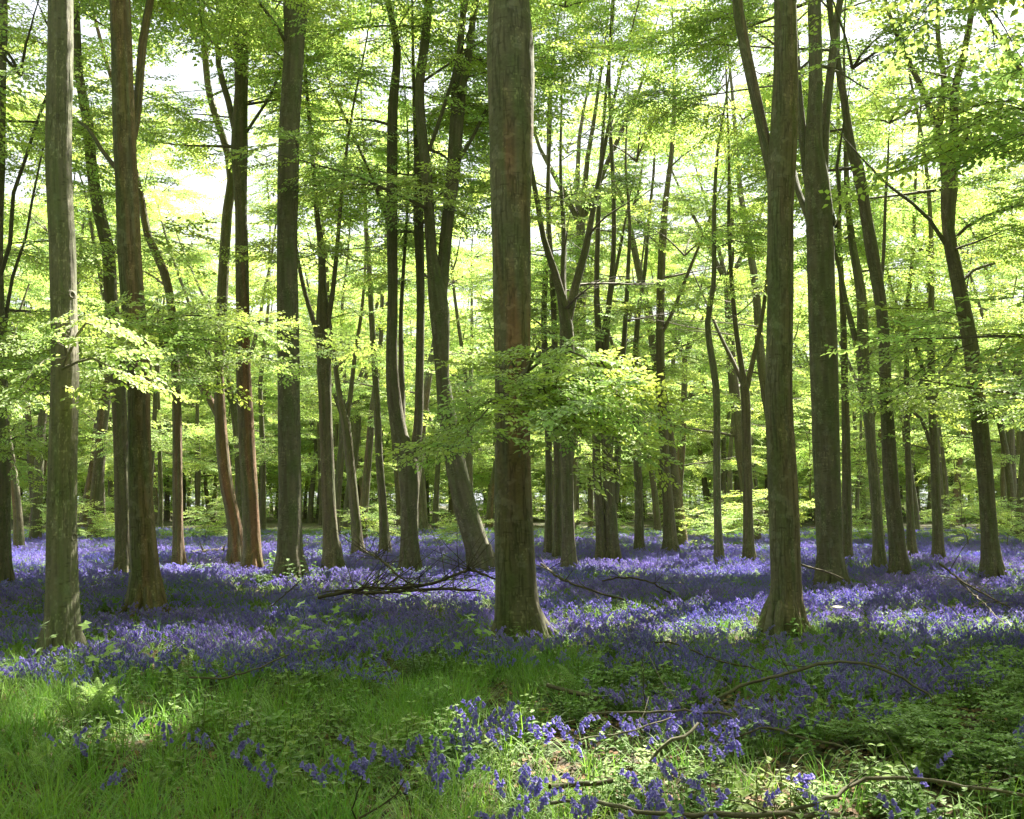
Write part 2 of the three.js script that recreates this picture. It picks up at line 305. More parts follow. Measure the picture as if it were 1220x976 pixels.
// ---------------------------------------------------------------- the beeches of the photograph, read off trunk by trunk
// trunk: [photo y, photo x of the middle, width in photo pixels], from the root upwards
const forestTrees = [], BY = {};
function beech(o) {
  seed = 1000 + o.at[0] * 31 + o.at[1];
  const root = onLevel(o.at[0], o.at[1], 0.17).setY(0), depth = -root.z, pxm = (p) => { const [, , d] = toPhoto(p); return d / FPX; };
  const tree = thing('beech_tree', o.label, 'tree', o.group); BY[o.at[0]] = tree; root.y = terrain(root.x, root.z);
  const world = (list, dz0, dz1) => list.map(([y, x, w], i) => { const p = atDepth(x, y, depth + dz0 + (dz1 - dz0) * i / Math.max(1, list.length - 1)); return [p, w * pxm(p) / 2]; });
  const s = Math.floor(o.at[0] * 7 + o.at[1]) % 997;
  const extend = (pr, height, lean) => {   // what the frame cuts off
    const P = pr.map((a) => a[0]), R = pr.map((a) => a[1]); let e = P[P.length - 1], r = R[R.length - 1], d = e.clone().sub(P[P.length - 2]).normalize();
    const n = Math.max(1, Math.round((height - e.y) / 1.6));
    for (let i = 0; i < n; i++) { d.add(V(gauss() * 0.09 + lean, 0.12, gauss() * 0.09)).normalize(); e = e.clone().addScaledVector(d, (height - e.y) / (n - i)); P.push(e); R.push(r * (1 - 0.88 * (i + 1) / n)); }
    return resample(P, R, 0.45);
  };
  const H = o.H ?? rr(20, 24), tr = world(o.trunk, 0, o.lean ?? 0);
  tr[0][0].y = Math.min(tr[0][0].y, root.y + 0.05);
  tr.unshift([tr[0][0].clone().setY(root.y - 0.3), tr[0][1] * 1.05]);
  const [P, R] = o.ends ? resample(tr.map((a) => a[0]), tr.map((a) => a[1]), 0.3) : extend(tr, H, 0);
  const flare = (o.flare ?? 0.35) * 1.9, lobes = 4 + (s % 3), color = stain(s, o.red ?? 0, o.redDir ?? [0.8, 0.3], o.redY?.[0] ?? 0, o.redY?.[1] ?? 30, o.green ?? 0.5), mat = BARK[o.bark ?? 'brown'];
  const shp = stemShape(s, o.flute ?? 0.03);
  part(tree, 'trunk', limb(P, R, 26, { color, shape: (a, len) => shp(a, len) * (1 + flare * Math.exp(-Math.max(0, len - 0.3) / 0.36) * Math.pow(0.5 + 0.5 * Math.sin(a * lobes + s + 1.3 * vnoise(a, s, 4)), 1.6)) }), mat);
  if (depth < 20) for (let k = 0; k < 7; k++) {   // healed branch scars: a low collar round a sunken eye
    const i = Math.floor(rr(0.06, 0.6) * P.length), a = rr(0.1, 3.04), d = V(Math.cos(a), 0, Math.sin(a)), q = rr(0.03, 0.055), at = P[i].clone().addScaledVector(d, R[i] * 0.93);
    const sc = new THREE.LatheGeometry([[0.001, -0.2], [0.35, -0.1], [0.62, 0.32], [0.95, 0.28], [1.5, 0.0], [1.9, -0.4]].map(([x, y]) => new THREE.Vector2(x * q, y * q)), 12);
    sc.scale(1, 1, rr(0.6, 1)); sc.applyQuaternion(new THREE.Quaternion().setFromUnitVectors(V(0, 1, 0), d)); sc.translate(at.x, at.y, at.z); part(tree, 'branch_scar', sc, barkPlain[o.bark ?? 'brown']);
  }
  if (depth < 26) for (let k = 0, n = 5 + (s % 3); k < n; k++) {   // buttress roots running out into the soil
    const a = k * 6.283 / n + gauss() * 0.35, r = R[1], d = V(Math.cos(a), 0, Math.sin(a)), e = V(Math.cos(a + gauss() * 0.4), 0, Math.sin(a + gauss() * 0.4)), q = tr[1][0].clone().setY(root.y), L = rr(1.5, 2.6);
    const pts = [q.clone().addScaledVector(d, r * 0.45).setY(root.y + rr(0.4, 0.75)), q.clone().addScaledVector(d, r * 0.95).setY(root.y + rr(0.16, 0.26)), q.clone().addScaledVector(d, r * 1.35).setY(root.y + 0.06), q.clone().addScaledVector(d, r * 1.4).addScaledVector(e, r * (L - 1.2)).setY(root.y - 0.06)];
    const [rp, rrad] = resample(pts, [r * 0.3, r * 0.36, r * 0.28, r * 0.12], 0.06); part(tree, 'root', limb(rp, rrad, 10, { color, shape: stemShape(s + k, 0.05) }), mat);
  }
  const stems = [[P, R]];
  for (const l of o.limbs ?? []) {
    const w = world(l.p, l.dz0 ?? 0, l.dz ?? rr(-1, 1.5));
    const [lp, lr] = extend(w, l.H ?? Math.min(H, w[w.length - 1][0].y + rr(2.5, 6)), 0);
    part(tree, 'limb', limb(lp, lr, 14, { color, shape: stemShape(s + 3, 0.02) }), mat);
    stems.push([lp, lr]);
  }
  const wood = [], sprays = [];
  growCrown(stems, o.hb ?? 7, (o.at[0] > 640 ? 1.2 : 0.85) * (o.dens ?? 1), o.reach ?? 3.6, wood, sprays, { away: o.away ?? 0.35, per: o.per, closed: depth < 26 ? 1.5 : 0 });
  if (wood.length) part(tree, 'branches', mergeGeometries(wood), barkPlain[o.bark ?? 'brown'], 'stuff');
  crownOf(tree, sprays, 1.05, SPRAY[s % SPRAY.length], 1);
  forestTrees.push([root.x, root.z]);
  return tree;
}
const TREES = [
  { at: [74, 762], bark: 'grey', dens: 0.7, reach: 4.4, hb: 9, H: 20, flare: 0.22, label: 'slim straight pale grey beech rising beside the sunlit fern',
    trunk: [[762, 74, 40], [735, 74, 37], [700, 74, 36], [640, 74, 34], [540, 75, 32], [440, 77.5, 31.5], [400, 77, 30], [300, 74.5, 30], [200, 69.5, 29], [100, 71, 29], [0, 72, 29]] },
  { at: [173, 714], bark: 'olive', dens: 0.7, reach: 4.2, hb: 9.6, H: 22, red: 0.35, label: 'grey beech leaning gently, standing in front of a sinuous darker beech',
    trunk: [[714, 173, 34], [680, 172, 31], [600, 168, 28], [500, 166, 26], [440, 165, 26], [380, 160, 27], [300, 154, 27], [220, 151, 26], [150, 148, 26], [60, 145, 24], [0, 143, 23]],
    limbs: [{ p: [[190, 152, 11], [145, 161, 11], [100, 166, 10], [50, 170, 10], [0, 179, 9]], dz: 0.8 }, { p: [[205, 142, 6], [180, 122, 5], [152, 104, 4], [137, 82, 3]], H: 9.5, dz: 1 }] },
  { at: [148, 683], bark: 'brown', hb: 10.2, H: 21, label: 'sinuous dark beech half hidden behind the gently leaning grey one',
    trunk: [[683, 148, 21], [640, 147, 18], [500, 143, 17], [425, 140, 18], [350, 132, 15], [300, 129, 15], [250, 117, 14], [190, 108, 13], [150, 105, 12], [90, 94, 10], [10, 90, 9]] },
  { at: [3, 692], bark: 'dark', hb: 4.5, H: 18, label: 'dark beech whose low crooked boughs spread beside the pale slim trunk',
    trunk: [[692, 4, 17], [640, 4, 15], [560, 5, 14], [500, 4, 13], [400, 0, 12], [300, -3, 12], [200, 0, 11], [90, 2, 10], [0, 4, 9]],
    limbs: [{ p: [[330, 0, 5], [290, 12, 5], [230, 16, 4.5], [190, 30, 4], [140, 46, 3.5]], dz: -1 }, { p: [[420, 2, 5], [330, 15, 4], [285, 30, 3], [240, 38, 3]], dz: 1 }] },
  { at: [213, 672], bark: 'brown', hb: 8.2, dens: 0.7, H: 17, red: 0.3, label: 'thin beech bending away overhead from the gently leaning grey beech',
    trunk: [[672, 213, 15], [640, 212, 12], [500, 211, 11], [465, 210, 10], [375, 205, 10], [325, 196, 10], [280, 176, 9], [240, 169, 8], [200, 160, 7]] },
  { at: [282, 668], bark: 'brown', red: 0.5, redDir: [0.9, 0.5], redY: [0, 5.5], hb: 9, dens: 0.7, H: 20, label: 'curving red-stained beech with a low side limb, beside a straighter red-stained beech',
    trunk: [[668, 282, 18], [630, 280, 16], [580, 270, 15], [510, 263, 14], [440, 261, 11], [350, 265, 13], [250, 271, 12], [215, 276, 11], [185, 272, 9], [115, 250, 8], [60, 244, 8], [0, 240, 7]],
    limbs: [{ p: [[495, 260, 9], [478, 251, 8.5], [455, 236, 7.5], [430, 224, 6], [400, 214, 5]], dz: 0.6, H: 7 }] },
  { at: [301, 676], bark: 'brown', red: 0.55, redDir: [1, 0.3], redY: [0, 7], hb: 9.2, dens: 0.7, H: 22, label: 'red-stained beech forking into three upright stems beside the curving one',
    trunk: [[676, 301, 24], [640, 300, 20], [600, 298, 19], [510, 293, 19], [440, 290, 17], [350, 289, 16], [250, 287, 14], [175, 285, 20], [100, 288, 15], [0, 292, 11]],
    limbs: [{ p: [[150, 284, 9], [75, 284, 10], [30, 280, 9], [0, 279, 9]], dz: 0.5 }, { p: [[160, 281, 8], [120, 272, 7.5], [75, 260, 7], [30, 262, 6], [0, 265, 6]], dz: 1.2 }, { p: [[160, 292, 4], [140, 305, 3.6], [115, 322, 3], [85, 333, 2.5]], dz: -0.6, H: 11 }] },
  { at: [345, 688], bark: 'dark', dens: 0.7, reach: 4, hb: 11, H: 23, label: 'straight dark beech with nettles about its foot, forking high up',
    trunk: [[688, 346, 33], [660, 345, 29], [580, 345.5, 27], [440, 344, 26], [300, 342, 24.5], [150, 345, 24], [50, 351, 24], [0, 353, 30]],
    limbs: [{ p: [[20, 350, 14], [-30, 338, 13], [-90, 330, 12]], dz: 0.4 }, { p: [[52, 342, 6], [38, 334, 5], [15, 318, 4]], dz: -0.5, H: 12.5 }] },
  { at: [397, 674], bark: 'brown', hb: 6, H: 17, reach: 3, label: 'beech that splits into slender spreading boughs, between straight dark and twin-stemmed beeches',
    trunk: [[674, 397, 23], [640, 394, 18], [580, 391, 16], [475, 387, 15], [440, 386, 17], [390, 385, 18], [345, 384, 10], [300, 383, 8], [250, 377, 6], [180, 372, 5]],
    limbs: [{ p: [[420, 384, 7], [385, 374, 6], [340, 361, 5], [290, 352, 4]], dz: 1 }, { p: [[400, 388, 7], [350, 396, 6], [290, 402, 5], [220, 408, 4]], dz: -0.6 }] },
  { at: [427, 656], bark: 'brown', hb: 4.6, H: 13, reach: 2.8, label: 'slender beech with a low double fork, behind the tangle of fallen boughs',
    trunk: [[656, 427, 13], [600, 422, 11], [545, 416, 11], [505, 412, 11], [480, 406, 7], [440, 400, 6], [380, 392, 5], [300, 388, 4]],
    limbs: [{ p: [[508, 412, 6], [475, 417, 6], [430, 422, 5], [360, 432, 4]], dz: 0.8 }] },
  { at: [459, 656], bark: 'dark', hb: 4.8, H: 15, reach: 2.8, label: 'narrow dark beech close behind the twin-stemmed one',
    trunk: [[656, 459, 12], [600, 456, 10], [550, 452, 9], [480, 449, 8], [400, 444, 7], [320, 440, 6]] },
  { at: [489, 678], bark: 'dark', hb: 6.2, H: 19, label: 'twin-stemmed dark beech, its two stems rising like a tuning fork',
    trunk: [[678, 489, 22], [640, 488, 20], [600, 488, 21], [555, 487, 26], [520, 477, 19], [480, 470, 17], [440, 467, 15], [350, 468, 12], [275, 467, 13], [200, 467, 13], [125, 468, 12], [60, 473, 9], [0, 462, 7]],
    limbs: [{ p: [[560, 491, 13], [510, 498, 11], [440, 500, 10], [350, 501, 10], [250, 498, 12], [190, 497, 8], [130, 494, 5]], dz: 0.4, H: 14 }, { p: [[530, 479, 8], [480, 479, 8], [430, 478, 7], [370, 478, 5], [300, 482, 4]], dz: 1 },
      { p: [[270, 464, 5], [225, 448, 4], [170, 425, 3.5], [120, 402, 3]], dz: 1.4, H: 13 }] },
  { at: [576, 681], bark: 'dark', hb: 7.2, H: 22, flare: 0.4, label: 'leaning beech with sunlit edge, dividing into two tall wavy stems',
    trunk: [[681, 577, 31], [650, 568, 29], [610, 556, 28], [545, 541, 24], [475, 530, 19], [450, 527, 16], [375, 524, 24], [350, 521, 22], [300, 514, 13], [250, 511, 12.5], [200, 507.5, 13], [150, 501.5, 12], [100, 500, 11], [60, 505, 11], [0, 511, 10]],
    limbs: [{ p: [[385, 523, 14], [325, 527.5, 15], [250, 534.5, 15], [200, 540.5, 16.5], [150, 544, 16.5], [100, 547, 18], [70, 547, 9], [0, 553, 7]], dz: 0.5 }, { p: [[110, 549, 10], [75, 557, 9], [25, 563, 8], [0, 567, 7]], dz: 1 }, { p: [[190, 547, 5], [160, 565, 4], [135, 577, 3.5], [110, 590, 3]], dz: 0.8, H: 11 }, { p: [[180, 511, 5], [130, 528, 4.5], [90, 540, 4], [50, 548, 3]], dz: -0.7, H: 12 }] },
  { at: [618, 746], bark: 'olive', dens: 0.9, reach: 4.6, red: 0.6, redDir: [0.75, 0.7], redY: [3, 6.6], hb: 9.2, H: 24, flute: 0.09, flare: 0.3, label: 'thickest beech, a fluted trunk with a reddish flank and a leafy low bough',
    trunk: [[746, 618, 58], [720, 616, 51], [690, 614.5, 48], [640, 613, 46], [545, 611, 43], [450, 611, 42], [350, 610.5, 46], [250, 609, 47], [200, 609.5, 51], [150, 609.5, 54], [100, 609, 56], [50, 608, 55], [0, 606.5, 48]] },
  { at: [678, 675], bark: 'dark', hb: 5, H: 17, reach: 3, label: 'dark beech opening into a vase of three boughs, behind the thickest trunk',
    trunk: [[675, 678, 17], [640, 677, 15], [560, 676, 14.5], [510, 675.5, 15], [430, 675, 20], [390, 675, 16], [350, 668, 10], [325, 661, 9], [285, 648, 7], [240, 640, 6]],
    limbs: [{ p: [[385, 676, 11], [340, 686, 10], [300, 697, 9], [260, 705, 7], [200, 716, 5]], dz: 0.8 }, { p: [[380, 673, 8], [330, 671, 7], [280, 672, 6], [210, 668, 4]], dz: 1.6 }] },
  { at: [654, 657], bark: 'dark', hb: 5, H: 16, reach: 2.6, label: 'thin dark beech of a close pair just behind the thickest trunk', group: 'thin pair behind the thickest trunk', trunk: [[657, 654, 10], [560, 654, 8.5], [480, 652, 8], [380, 648, 7], [300, 652, 6]] },
  { at: [664, 661], bark: 'dark', hb: 5, H: 16, reach: 2.6, label: 'thin dark beech of a close pair just behind the thickest trunk', group: 'thin pair behind the thickest trunk', trunk: [[661, 664, 10], [560, 664, 9], [480, 662, 8], [380, 660, 7], [300, 656, 6]] },
  { at: [715, 664], bark: 'dark', hb: 5.2, H: 17, reach: 2.8, label: 'wavy dark beech touching a two-stemmed neighbour of equal height', trunk: [[664, 716, 13], [620, 715, 11], [560, 711, 10], [500, 711, 10], [420, 714, 9], [360, 711, 7], [290, 712, 6]], limbs: [{ p: [[420, 714, 6], [370, 724, 5], [300, 738, 4]], dz: 1 }] },
  { at: [729, 664], bark: 'dark', hb: 5.2, H: 17, reach: 2.8, label: 'two-stemmed dark beech touching a wavy neighbour', trunk: [[664, 730, 17], [620, 728, 15], [570, 725, 14], [520, 722, 12], [440, 720, 9], [380, 724, 7], [300, 731, 6]], limbs: [{ p: [[600, 733, 9], [540, 736, 8], [480, 738, 7], [400, 744, 6], [330, 748, 5]], dz: 0.6 }] },
  { at: [761, 656], bark: 'olive', hb: 4.8, H: 14, reach: 2.6, label: 'pale olive slender beech between dark ones, straight and unforked', trunk: [[656, 761, 12], [600, 761, 10], [540, 759, 9], [460, 756, 8], [380, 760, 6]] },
  { at: [799, 656], bark: 'brown', hb: 5.5, H: 18, reach: 2.8, label: 'upright brown beech with upward thin side boughs, near the pale wavy sapling', trunk: [[656, 799, 16], [600, 796, 13], [545, 792, 11], [440, 787, 10.5], [350, 787, 10], [280, 790, 9], [240, 793, 7]], limbs: [{ p: [[400, 787, 5], [375, 800, 4.5], [330, 818, 4], [280, 838, 3]], dz: -0.5 }] },
  { at: [856, 667], bark: 'grey', hb: 6.4, H: 13, reach: 2, per: 1.2, label: 'pale thin wavy beech standing clear among the bluebells', trunk: [[667, 857, 11], [620, 855, 9], [560, 854, 8.5], [460, 853, 8.5], [420, 847, 8], [385, 843, 7], [340, 850, 6], [250, 851, 5]] },
  { at: [891, 664], bark: 'brown', hb: 5, H: 15, reach: 2.8, label: 'brown beech spreading into many thin rising boughs beside the straight grey-brown trunk', trunk: [[664, 892, 13], [600, 891, 11], [510, 889, 11], [470, 888, 11], [440, 884, 7], [400, 878, 6], [340, 872, 5]], limbs: [{ p: [[465, 889, 7], [430, 897, 6], [390, 906, 5], [330, 914, 4]], dz: 0.6 }, { p: [[460, 887, 6], [430, 873, 5], [400, 858, 4]], dz: 1 }] },
  { at: [935, 744], bark: 'olive', dens: 0.9, reach: 4.6, hb: 9, H: 23, red: 0.2, flare: 0.3, label: 'straight grey-brown beech in the flowers with one steep side limb',
    trunk: [[744, 935, 42], [715, 936, 36], [690, 936, 34], [620, 934, 35], [545, 931, 33], [475, 928, 32], [350, 930, 30.5], [250, 930, 30], [200, 931, 33], [150, 934, 32], [50, 936, 27], [0, 935, 26]],
    limbs: [{ p: [[215, 922, 15], [165, 911, 13], [115, 900, 13], [65, 889, 13], [15, 880, 13]], dz: 0.5 }] },
  { at: [991, 690], bark: 'dark', dens: 0.9, reach: 4.6, hb: 9.4, H: 23, label: 'stout dark beech dividing into three upright stems above a long bole',
    trunk: [[690, 992, 32], [660, 989, 29], [610, 987.5, 30], [545, 984.5, 31], [440, 982, 33], [350, 979, 32], [250, 976, 32], [215, 974, 28], [175, 970, 20], [100, 972, 16], [0, 970, 15]],
    limbs: [{ p: [[245, 968, 11], [200, 961, 11], [140, 954, 10], [100, 950, 10], [30, 946, 9], [0, 944, 9]], dz: 0.6 }, { p: [[225, 980, 12], [150, 983, 11], [110, 987, 10], [60, 993, 10], [30, 996, 9], [0, 1001, 8]], dz: 1 }, { p: [[235, 986, 5], [270, 996, 5], [245, 1002, 4.5], [200, 997, 4], [180, 1000, 3]], dz: -0.6, H: 9.3 }, { p: [[262, 964, 8], [230, 952, 7], [205, 946, 6], [180, 940, 5]], dz: 1.4, H: 12 }] },
  { at: [1009, 664], bark: 'dark', hb: 5.5, H: 17, reach: 2.6, label: 'thin dark beech close behind the stout three-stemmed one', trunk: [[664, 1009, 12], [600, 1009, 11], [520, 1008, 10], [440, 1006, 8], [360, 1004, 7]] },
  { at: [1048, 671], bark: 'grey', hb: 6.8, H: 14, reach: 2.2, per: 1, label: 'pale curved beech with two stems pressed against a darker neighbour', trunk: [[671, 1048, 14], [630, 1046, 12], [580, 1042, 12], [510, 1036, 12], [440, 1029, 14], [350, 1026, 12], [300, 1017, 9], [240, 1010, 7]], limbs: [{ p: [[440, 1026, 8], [400, 1018, 7], [360, 1008, 6], [320, 1000, 5]], dz: 0.6 }] },
  { at: [1071, 679], bark: 'dark', hb: 7.4, H: 19, label: 'dark beech curving over the pale one', trunk: [[679, 1072, 22], [640, 1068, 19], [580, 1062, 18], [510, 1058, 16], [475, 1056, 14], [375, 1051, 13], [300, 1039, 15], [250, 1031, 13], [200, 1022, 14], [180, 1015, 11], [120, 1006, 9]], limbs: [{ p: [[350, 1049, 4], [300, 1053, 4], [240, 1055, 3.5], [190, 1058, 3]], dz: 0.8, H: 10 }] },
  { at: [1086, 660], bark: 'dark', hb: 5.2, H: 16, reach: 2.6, label: 'very thin dark beech next to the dark curving one', trunk: [[660, 1086, 11], [600, 1084, 8], [520, 1081, 7], [440, 1080, 6], [360, 1082, 5]] },
  { at: [1117, 664], bark: 'dark', hb: 5.4, H: 16, reach: 2.8, label: 'dark beech with a long low bough arching towards the curving one', trunk: [[664, 1118, 13], [600, 1116, 11], [510, 1112, 10], [460, 1110, 9], [400, 1109, 8], [320, 1110, 6]], limbs: [{ p: [[530, 1109, 5], [500, 1098, 4], [485, 1082, 4], [470, 1066, 3]], dz: -0.6, H: 5.4 }, { p: [[480, 1112, 5], [440, 1125, 4.5], [420, 1138, 4], [380, 1145, 3]], dz: 1 }, { p: [[470, 1110, 5], [430, 1096, 5], [405, 1087, 4]], dz: 1 }] },
  { at: [1182, 680], bark: 'dark', hb: 6.6, H: 19, reach: 3, label: 'slanting dark beech with wide candelabra of high boughs',
    trunk: [[680, 1183, 22], [640, 1179, 18], [580, 1175, 18], [510, 1168, 20], [440, 1160, 19], [400, 1154, 17], [325, 1139, 16], [275, 1130, 14], [225, 1131, 19], [190, 1134, 13], [150, 1137, 10], [115, 1136, 9], [75, 1146, 8], [30, 1155, 7]],
    limbs: [{ p: [[220, 1127, 10], [150, 1118, 9], [125, 1106, 8], [100, 1096, 7], [60, 1076, 6], [35, 1066, 5]], dz: 0.8 }, { p: [[180, 1122, 8], [140, 1118, 8], [100, 1125, 7], [50, 1118, 6]], dz: 1.5 }, { p: [[288, 1134, 4], [270, 1152, 4], [257, 1175, 3.5], [250, 1200, 3]], dz: -0.8, H: 10 }, { p: [[290, 1126, 5], [262, 1108, 4.5], [243, 1088, 4], [222, 1060, 3]], dz: -0.4, H: 10.5 }, { p: [[340, 1141, 4], [322, 1160, 3.5], [312, 1190, 3]], dz: 0.5, H: 9 }] },
];
for (const t of TREES) beech(t);
console.log('traced trees done');

// ---------------------------------------------------------------- the wood behind: kinds of tree grown once, then placed
function protoTree(kind) {
  const H = rr(12, 19), r = rr(0.12, 0.21), lean = gauss() * 0.08, la = rnd() * 6.28, P = [], R = [], s = Math.floor(rr(0, 900));
  let p = V(0, -0.3, 0), d = V(Math.cos(la) * lean, 1, Math.sin(la) * lean).normalize();
  const fork = kind === 0 ? 99 : rr(3.5, 8), n = Math.round(H / 1.4);
  const stems = [];
  for (let i = 0; i <= n; i++) { P.push(p.clone()); R.push(Math.max(0.02, r * (1.1 - 0.95 * i / n) * (i === 0 ? 1.25 : 1))); if (p.y > fork && kind) break; d.add(V(gauss() * 0.07, 0.06, gauss() * 0.07)).normalize(); p = p.clone().addScaledVector(d, H / n); }
  stems.push(resample(P, R, 0.6));
  if (kind) {
    const c = kind + 1, e = P[P.length - 1], r0 = R[R.length - 1];
    for (let k = 0; k < c; k++) { const a = la + k * 6.28 / c + gauss() * 0.4; let q = e.clone().addScaledVector(d, -0.25), dd = V(Math.cos(a) * 0.45, 1, Math.sin(a) * 0.45).normalize(); const PP = [q], RR = [r0 * 0.75], m = 7, hh = (H - e.y) * rr(0.75, 1);
      for (let i = 1; i <= m; i++) { dd.add(V(gauss() * 0.13, 0.1, gauss() * 0.13)).normalize(); q = q.clone().addScaledVector(dd, hh / m); PP.push(q); RR.push(r0 * 0.75 * (1 - 0.9 * i / m)); }
      stems.push(resample(PP, RR, 0.6)); }
  }
  const wood = [], sprays = [];
  growCrown(stems, rr(2.8, 4.4), 0.78, rr(2.8, 3.8), wood, sprays, { per: kind ? 0.55 : 0.85 });
  const bk = pick(['dark', 'dark', 'brown', 'olive']), col = stain(s, rnd() < 0.2 ? 0.35 : 0, [0.8, 0.4], 0, 6, 0.5);
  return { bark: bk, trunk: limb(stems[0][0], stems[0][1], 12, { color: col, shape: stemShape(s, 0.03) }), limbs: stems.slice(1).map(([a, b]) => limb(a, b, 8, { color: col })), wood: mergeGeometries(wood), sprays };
}
seed = 5001;
const PKIND = [0, 1, 2, 0, 1, 3, 0, 2, 1, 0, 1, 2], PROTO = PKIND.map(protoTree);
const MARKS = [[5, 'the crooked-boughed dark beech'], [74, 'the slim pale grey beech'], [173, 'the gently leaning grey beech'], [213, 'the thin bending beech'], [292, 'the red-stained pair'], [345, 'the nettle-footed dark beech'], [397, 'the spreading-boughed beech'], [440, 'the low-forked slender beech'], [489, 'the tuning-fork beech'], [560, 'the leaning wavy-stemmed beech'], [618, 'the thickest beech'], [678, 'the vase-shaped beech'], [722, 'the touching wavy pair'], [799, 'the upright brown beech'], [856, 'the pale thin wavy beech'], [891, 'the many-boughed brown beech'], [935, 'the grey-brown beech'], [991, 'the stout three-stemmed beech'], [1060, 'the dark curving beech'], [1117, 'the arching-boughed beech'], [1182, 'the slanting candelabra beech']];
console.log('spray counts', PROTO.map((p) => p.sprays.length).join(' '));
function placeProto(k, x, z, turn, sc, label, group) {
  const pr = PROTO[k], tree = thing('beech_tree', label, 'tree', group), y = terrain(x, z);
  tree.position.set(x, y, z); tree.rotation.y = turn; tree.scale.setScalar(sc); tree.updateMatrix();
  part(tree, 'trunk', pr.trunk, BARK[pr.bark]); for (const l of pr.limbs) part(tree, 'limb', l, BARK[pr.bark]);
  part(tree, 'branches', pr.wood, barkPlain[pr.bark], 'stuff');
  const list = [], tints = [], w = V(0, 0, 0);
  for (const [p, d] of pr.sprays) { w.copy(p).addScaledVector(d, 0.5).applyMatrix4(tree.matrix); if (inGap(w)) continue; list.push(sprayMatrix(p, d, 1.15 * rr(0.75, 1.2))); tints.push(leafTint()); }
  copies(tree, 'crown', SPRAY[k % SPRAY.length], SPRAY_MAT, list, tints);
  return tree;
}
{
  seed = 7003;
  const spots = [...forestTrees]; let made = 0, tries = 0;
  while (made < 150 && tries++ < 6000) {
    const z = -(27 + 52 * Math.pow(rnd(), 0.6)), half = -z * 0.56 + 3, x = rr(-half, half), gap = 2.1;
    if (spots.some(([a, b]) => Math.hypot(a - x, b - z) < gap)) continue;
    const k = Math.floor(rnd() * PROTO.length), px = toPhoto(V(x, 0, z))[0], [, near] = MARKS.reduce((a, b) => Math.abs(b[0] - px) < Math.abs(a[0] - px) ? b : a), how = ['single-stemmed', 'two-stemmed', 'three-stemmed', 'many-stemmed'][PKIND[k]];
    spots.push([x, z]); made++;
    placeProto(k, x, z, rnd() * 6.28, rr(0.9, 1.3), -z > 50 ? `slim ${how} beech deep in the wood beyond ${near}` : `slender ${how} beech past the flowers, behind ${near}`, -z > 50 ? 'distant beeches' : 'beeches beyond the flowers');
  }
  // trees beside and behind the frame and the wood beyond 75 m: one mass each
  const mass = (name, label, places, big) => {
    const g = thing(name, label, 'woodland'); g.userData.kind = 'stuff';
    const by = PROTO.map(() => []), leaves = SPRAY.map(() => []), tints = SPRAY.map(() => []);
    for (const [x, z] of places) {
      const k = Math.floor(rnd() * PROTO.length), m = new THREE.Matrix4().compose(V(x, terrain(x, z), z), new THREE.Quaternion().setFromAxisAngle(V(0, 1, 0), rnd() * 6.28), V(1, 1, 1).multiplyScalar(rr(0.8, 1.15)));
      by[k].push(m); const w = V(0, 0, 0), li = k % SPRAY.length;
      PROTO[k].sprays.forEach(([p, d], i) => { w.copy(p).addScaledVector(d, 0.5).applyMatrix4(m); if (inGap(w)) return; leaves[li].push(m.clone().multiply(sprayMatrix(p, d, (big ? 2.2 : 1.15) * rr(0.75, 1.2)))); tints[li].push(leafTint());
        if (!big) for (let n = 0; n < (overNear(w) ? 2 : 1); n++) { const a = rnd() * 6.28, q = p.clone().add(V(gauss() * 0.7, gauss() * 0.5, gauss() * 0.7)), e = V(Math.cos(a), 0, Math.sin(a)); w.copy(q).addScaledVector(e, 0.5).applyMatrix4(m); if (inGap(w)) continue; leaves[li].push(m.clone().multiply(sprayMatrix(q, e, 1.15 * rr(0.8, 1.2)))); tints[li].push(leafTint()); } });
    }
    by.forEach((l, k) => { if (l.length) { copies(g, 'trunks', mergeGeometries([PROTO[k].trunk, ...PROTO[k].limbs].map((q) => { const c = q.clone(); c.deleteAttribute('color'); return c; }).concat(PROTO[k].wood)), barkPlain[PROTO[k].bark], l); } });
    leaves.forEach((l, k) => { if (l.length) copies(g, 'canopy', SPRAY[k], SPRAY_MAT, l, tints[k]); });
  };
  const ring = [[9.9, -15], [11.6, -18.6], [8.2, -11.4], [12.8, -13.4]], far = [];
  for (let i = 0; i < 900 && ring.length < 84; i++) { const x = rr(-34, 38), z = rr(-34, 16), half = -z * 0.545 + 1.2; if (z < 0 && Math.abs(x) < half) continue; if (Math.hypot(x, z) < 6 || (z > -3 && z < 5 && Math.abs(x) < 6) || ring.some(([a, b]) => Math.hypot(a - x, b - z) < 3.6)) continue; ring.push([x, z]); }
  for (let i = 0; i < 900 && ring.length < 135; i++) { const x = rr(-26, 26), z = rr(5, 26); if (ring.some(([a, b]) => Math.hypot(a - x, b - z) < 3)) continue; ring.push([x, z]); }
  for (let i = 0; i < 3000 && far.length < 290; i++) { const z = -rr(74, 150), x = rr(-1, 1) * (-z * 0.58 + 4); if (far.some(([a, b]) => Math.hypot(a - x, b - z) < 3.2)) continue; far.push([x, z]); }
  seed = 15013;
  mass('surrounding_wood', 'beeches of the same wood standing around the viewpoint', ring, false);
  mass('distant_wood', 'far wood closing the view as a haze of trunks and leaves', far, true);
}
console.log('wood done');
